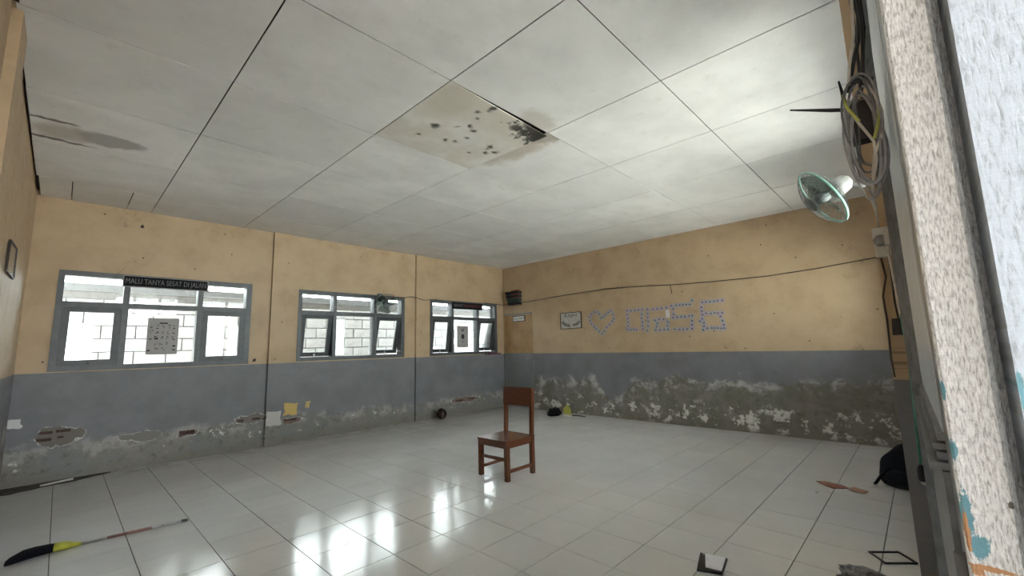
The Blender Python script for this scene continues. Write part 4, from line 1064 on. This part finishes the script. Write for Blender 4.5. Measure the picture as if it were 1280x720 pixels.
bgp = thing('school_bag', 'dark navy school bag slumped on the floor behind the pilaster', 'bag', (5.08, 0.27, 0))
M_NAVY = simple('navy_cloth', (0.004, 0.005, 0.011), 0.9, 0, 0.2, 40, 0.3, 0.2)
b = MB(); blob(b, (5.09, 0.225, 0.155), (0.150, 0.245, 0.200), 0.14, 1.6, 5.0, 28, 20, 0.001, 0, 0.58); b.build('body', M_NAVY, bgp)
b = MB(); blob(b, (4.985, 0.255, 0.085), (0.050, 0.120, 0.070), 0.10, 2.0, 9.0, 20, 14, 0.001); b.build('front_pocket', M_NAVY, bgp)
MB().tube([(5.09, 0.17, 0.325), (5.08, 0.19, 0.352), (5.08, 0.225, 0.358), (5.09, 0.25, 0.335)], 0.010, 8).build('grab_handle', M_NAVY, bgp)
MB().tube([(5.00, 0.33, 0.155), (4.975, 0.395, 0.085), (4.975, 0.425, 0.035), (5.02, 0.44, 0.012)], 0.012, 8).build('strap', M_NAVY, bgp)

def flat_thing(name, label, cat, poly, z0, h, mat, curl=0.0, seed=0):
    cx = sum(p[0] for p in poly) / len(poly); cy = sum(p[1] for p in poly) / len(poly)
    b = MB(); n = len(poly); b.v.append((cx, cy, z0 + curl)); b.v.append((cx, cy, z0 + curl + h))
    for k, (x, y) in enumerate(poly):
        zz = z0 + curl * abs(mnoise.noise(Vector((k * 0.9 + seed, 0.3, 0)))) * 1.5
        b.v.append((x, y, zz)); b.v.append((x, y, zz + h))
    for k in range(n):
        i, j = 2 + 2 * k, 2 + 2 * ((k + 1) % n)
        b.face((0, j, i)); b.face((1, i + 1, j + 1)); b.face((i, j, j + 1, i + 1))
    return tag(b.build(name, mat, None, (cx, cy, z0)), label, cat)
M_ORANGE = simple('orange_brown_wrap', (0.235, 0.078, 0.045), 0.5, 0, 0.25, 25, 0.3)
M_SKIN = simple('tan_wrap', (0.36, 0.20, 0.13), 0.5, 0, 0.2, 25, 0.3)
wr = thing('torn_wrapper', 'twisted orange brown wrapper on the floor near the navy bag', 'wrapper', (4.72, 0.66, 0))
def wrap_part(name, poly, mat, hmax):
    o = flat_thing(name, None, None, poly, 0.001, 0.004, mat, hmax, 3)
    o.location = Vector(o.location) - Vector((4.72, 0.66, 0)); o.parent = wr
wrap_part('orange_flap', [(4.80, 0.835), (4.84, 0.77), (4.83, 0.70), (4.77, 0.64), (4.735, 0.59), (4.70, 0.64), (4.67, 0.70), (4.70, 0.76)], M_ORANGE, 0.015)
wrap_part('tan_flap', [(4.765, 0.588), (4.81, 0.56), (4.77, 0.50), (4.70, 0.462), (4.655, 0.49), (4.66, 0.55), (4.71, 0.59)], M_SKIN, 0.02)
flat_thing('paper_scrap', 'tiny grey scrap on the floor beside the orange wrapper', 'scrap', [(4.53, 0.800), (4.50, 0.775), (4.45, 0.775), (4.46, 0.79)], 0.001, 0.002, M_SIGNRIM, 0.004)

nb = thing('notebook', 'black cover notebook with a blank white page at the bottom edge', 'notebook', (2.69, 1.02, 0))
def quad(mb, P4, z0, z1): return mb.hexa([(x, y, z0) for x, y in P4] + [(x, y, z1) for x, y in P4])
Q = [(2.571, 1.062), (2.618, 0.940), (2.806, 0.972), (2.778, 1.118)]
quad(MB(), Q, 0.001, 0.014).build('cover', M_BLACK, nb)
quad(MB(), [(2.617, 1.030), (2.632, 0.949), (2.798, 0.979), (2.775, 1.088)], 0.0142, 0.018).build('page', simple('notebook_page', (0.66, 0.64, 0.65), 0.6, 0, 0.04), nb)
quad(MB(), [(2.755, 1.096), (2.762, 1.080), (2.780, 1.084), (2.773, 1.101)], 0.0142, 0.017).build('clasp', M_SIGNRIM, nb)

fr_ = thing('empty_frame', 'thin empty black picture frame lying flat on the floor tiles', 'frame', (3.447, 0.27, 0))
FQ = [Vector((3.447, 0.372)), Vector((3.554, 0.246)), Vector((3.449, 0.165)), Vector((3.339, 0.294))]
for k in range(4):
    a, c2 = FQ[k], FQ[(k + 1) % 4]; e = (c2 - a).normalized() * 0.004
    MB().bar((a.x - e.x, a.y - e.y, 0.005), (c2.x + e.x, c2.y + e.y, 0.005), 0.009, 0.008).build('frame_bar', M_BLACK, fr_)

b = MB(); blob(b, (3.02, 0.345, 0.018), (0.085, 0.125, 0.045), 0.5, 3.2, 2.0, 26, 14, 0.001)
tag(b.build('crumpled_rag', simple('grey_rag', (0.24, 0.23, 0.23), 0.9, 0, 0.35, 30, 0.6), None, (3.02, 0.345, 0)), 'crumpled grey rag on the floor at the bottom edge by the door', 'rag')

# ---- hooks on the window wall
for x, z, lab in ((1.864, 1.180, 'small dark hook beside the leftmost window near the pilaster'), (0.568, 2.835, 'small dark hook high above the leftmost window')):
    b = MB(); b.tube([(x, YW, z), (x, YW - 0.03, z), (x, YW - 0.035, z + 0.02)], 0.007, 7)
    b.lathe([(0.001, 0), (0.018, 0), (0.018, 0.005), (0.001, 0.005)], 12, 0, MW1(x, YW - 0.0005, z))
    tag(b.build('wall_hook', M_CABLE, None, (x, YW, z)), lab, 'hook')

for o in bpy.data.objects:
    for k in ('_w', '_local'):
        if k in o: del o[k]
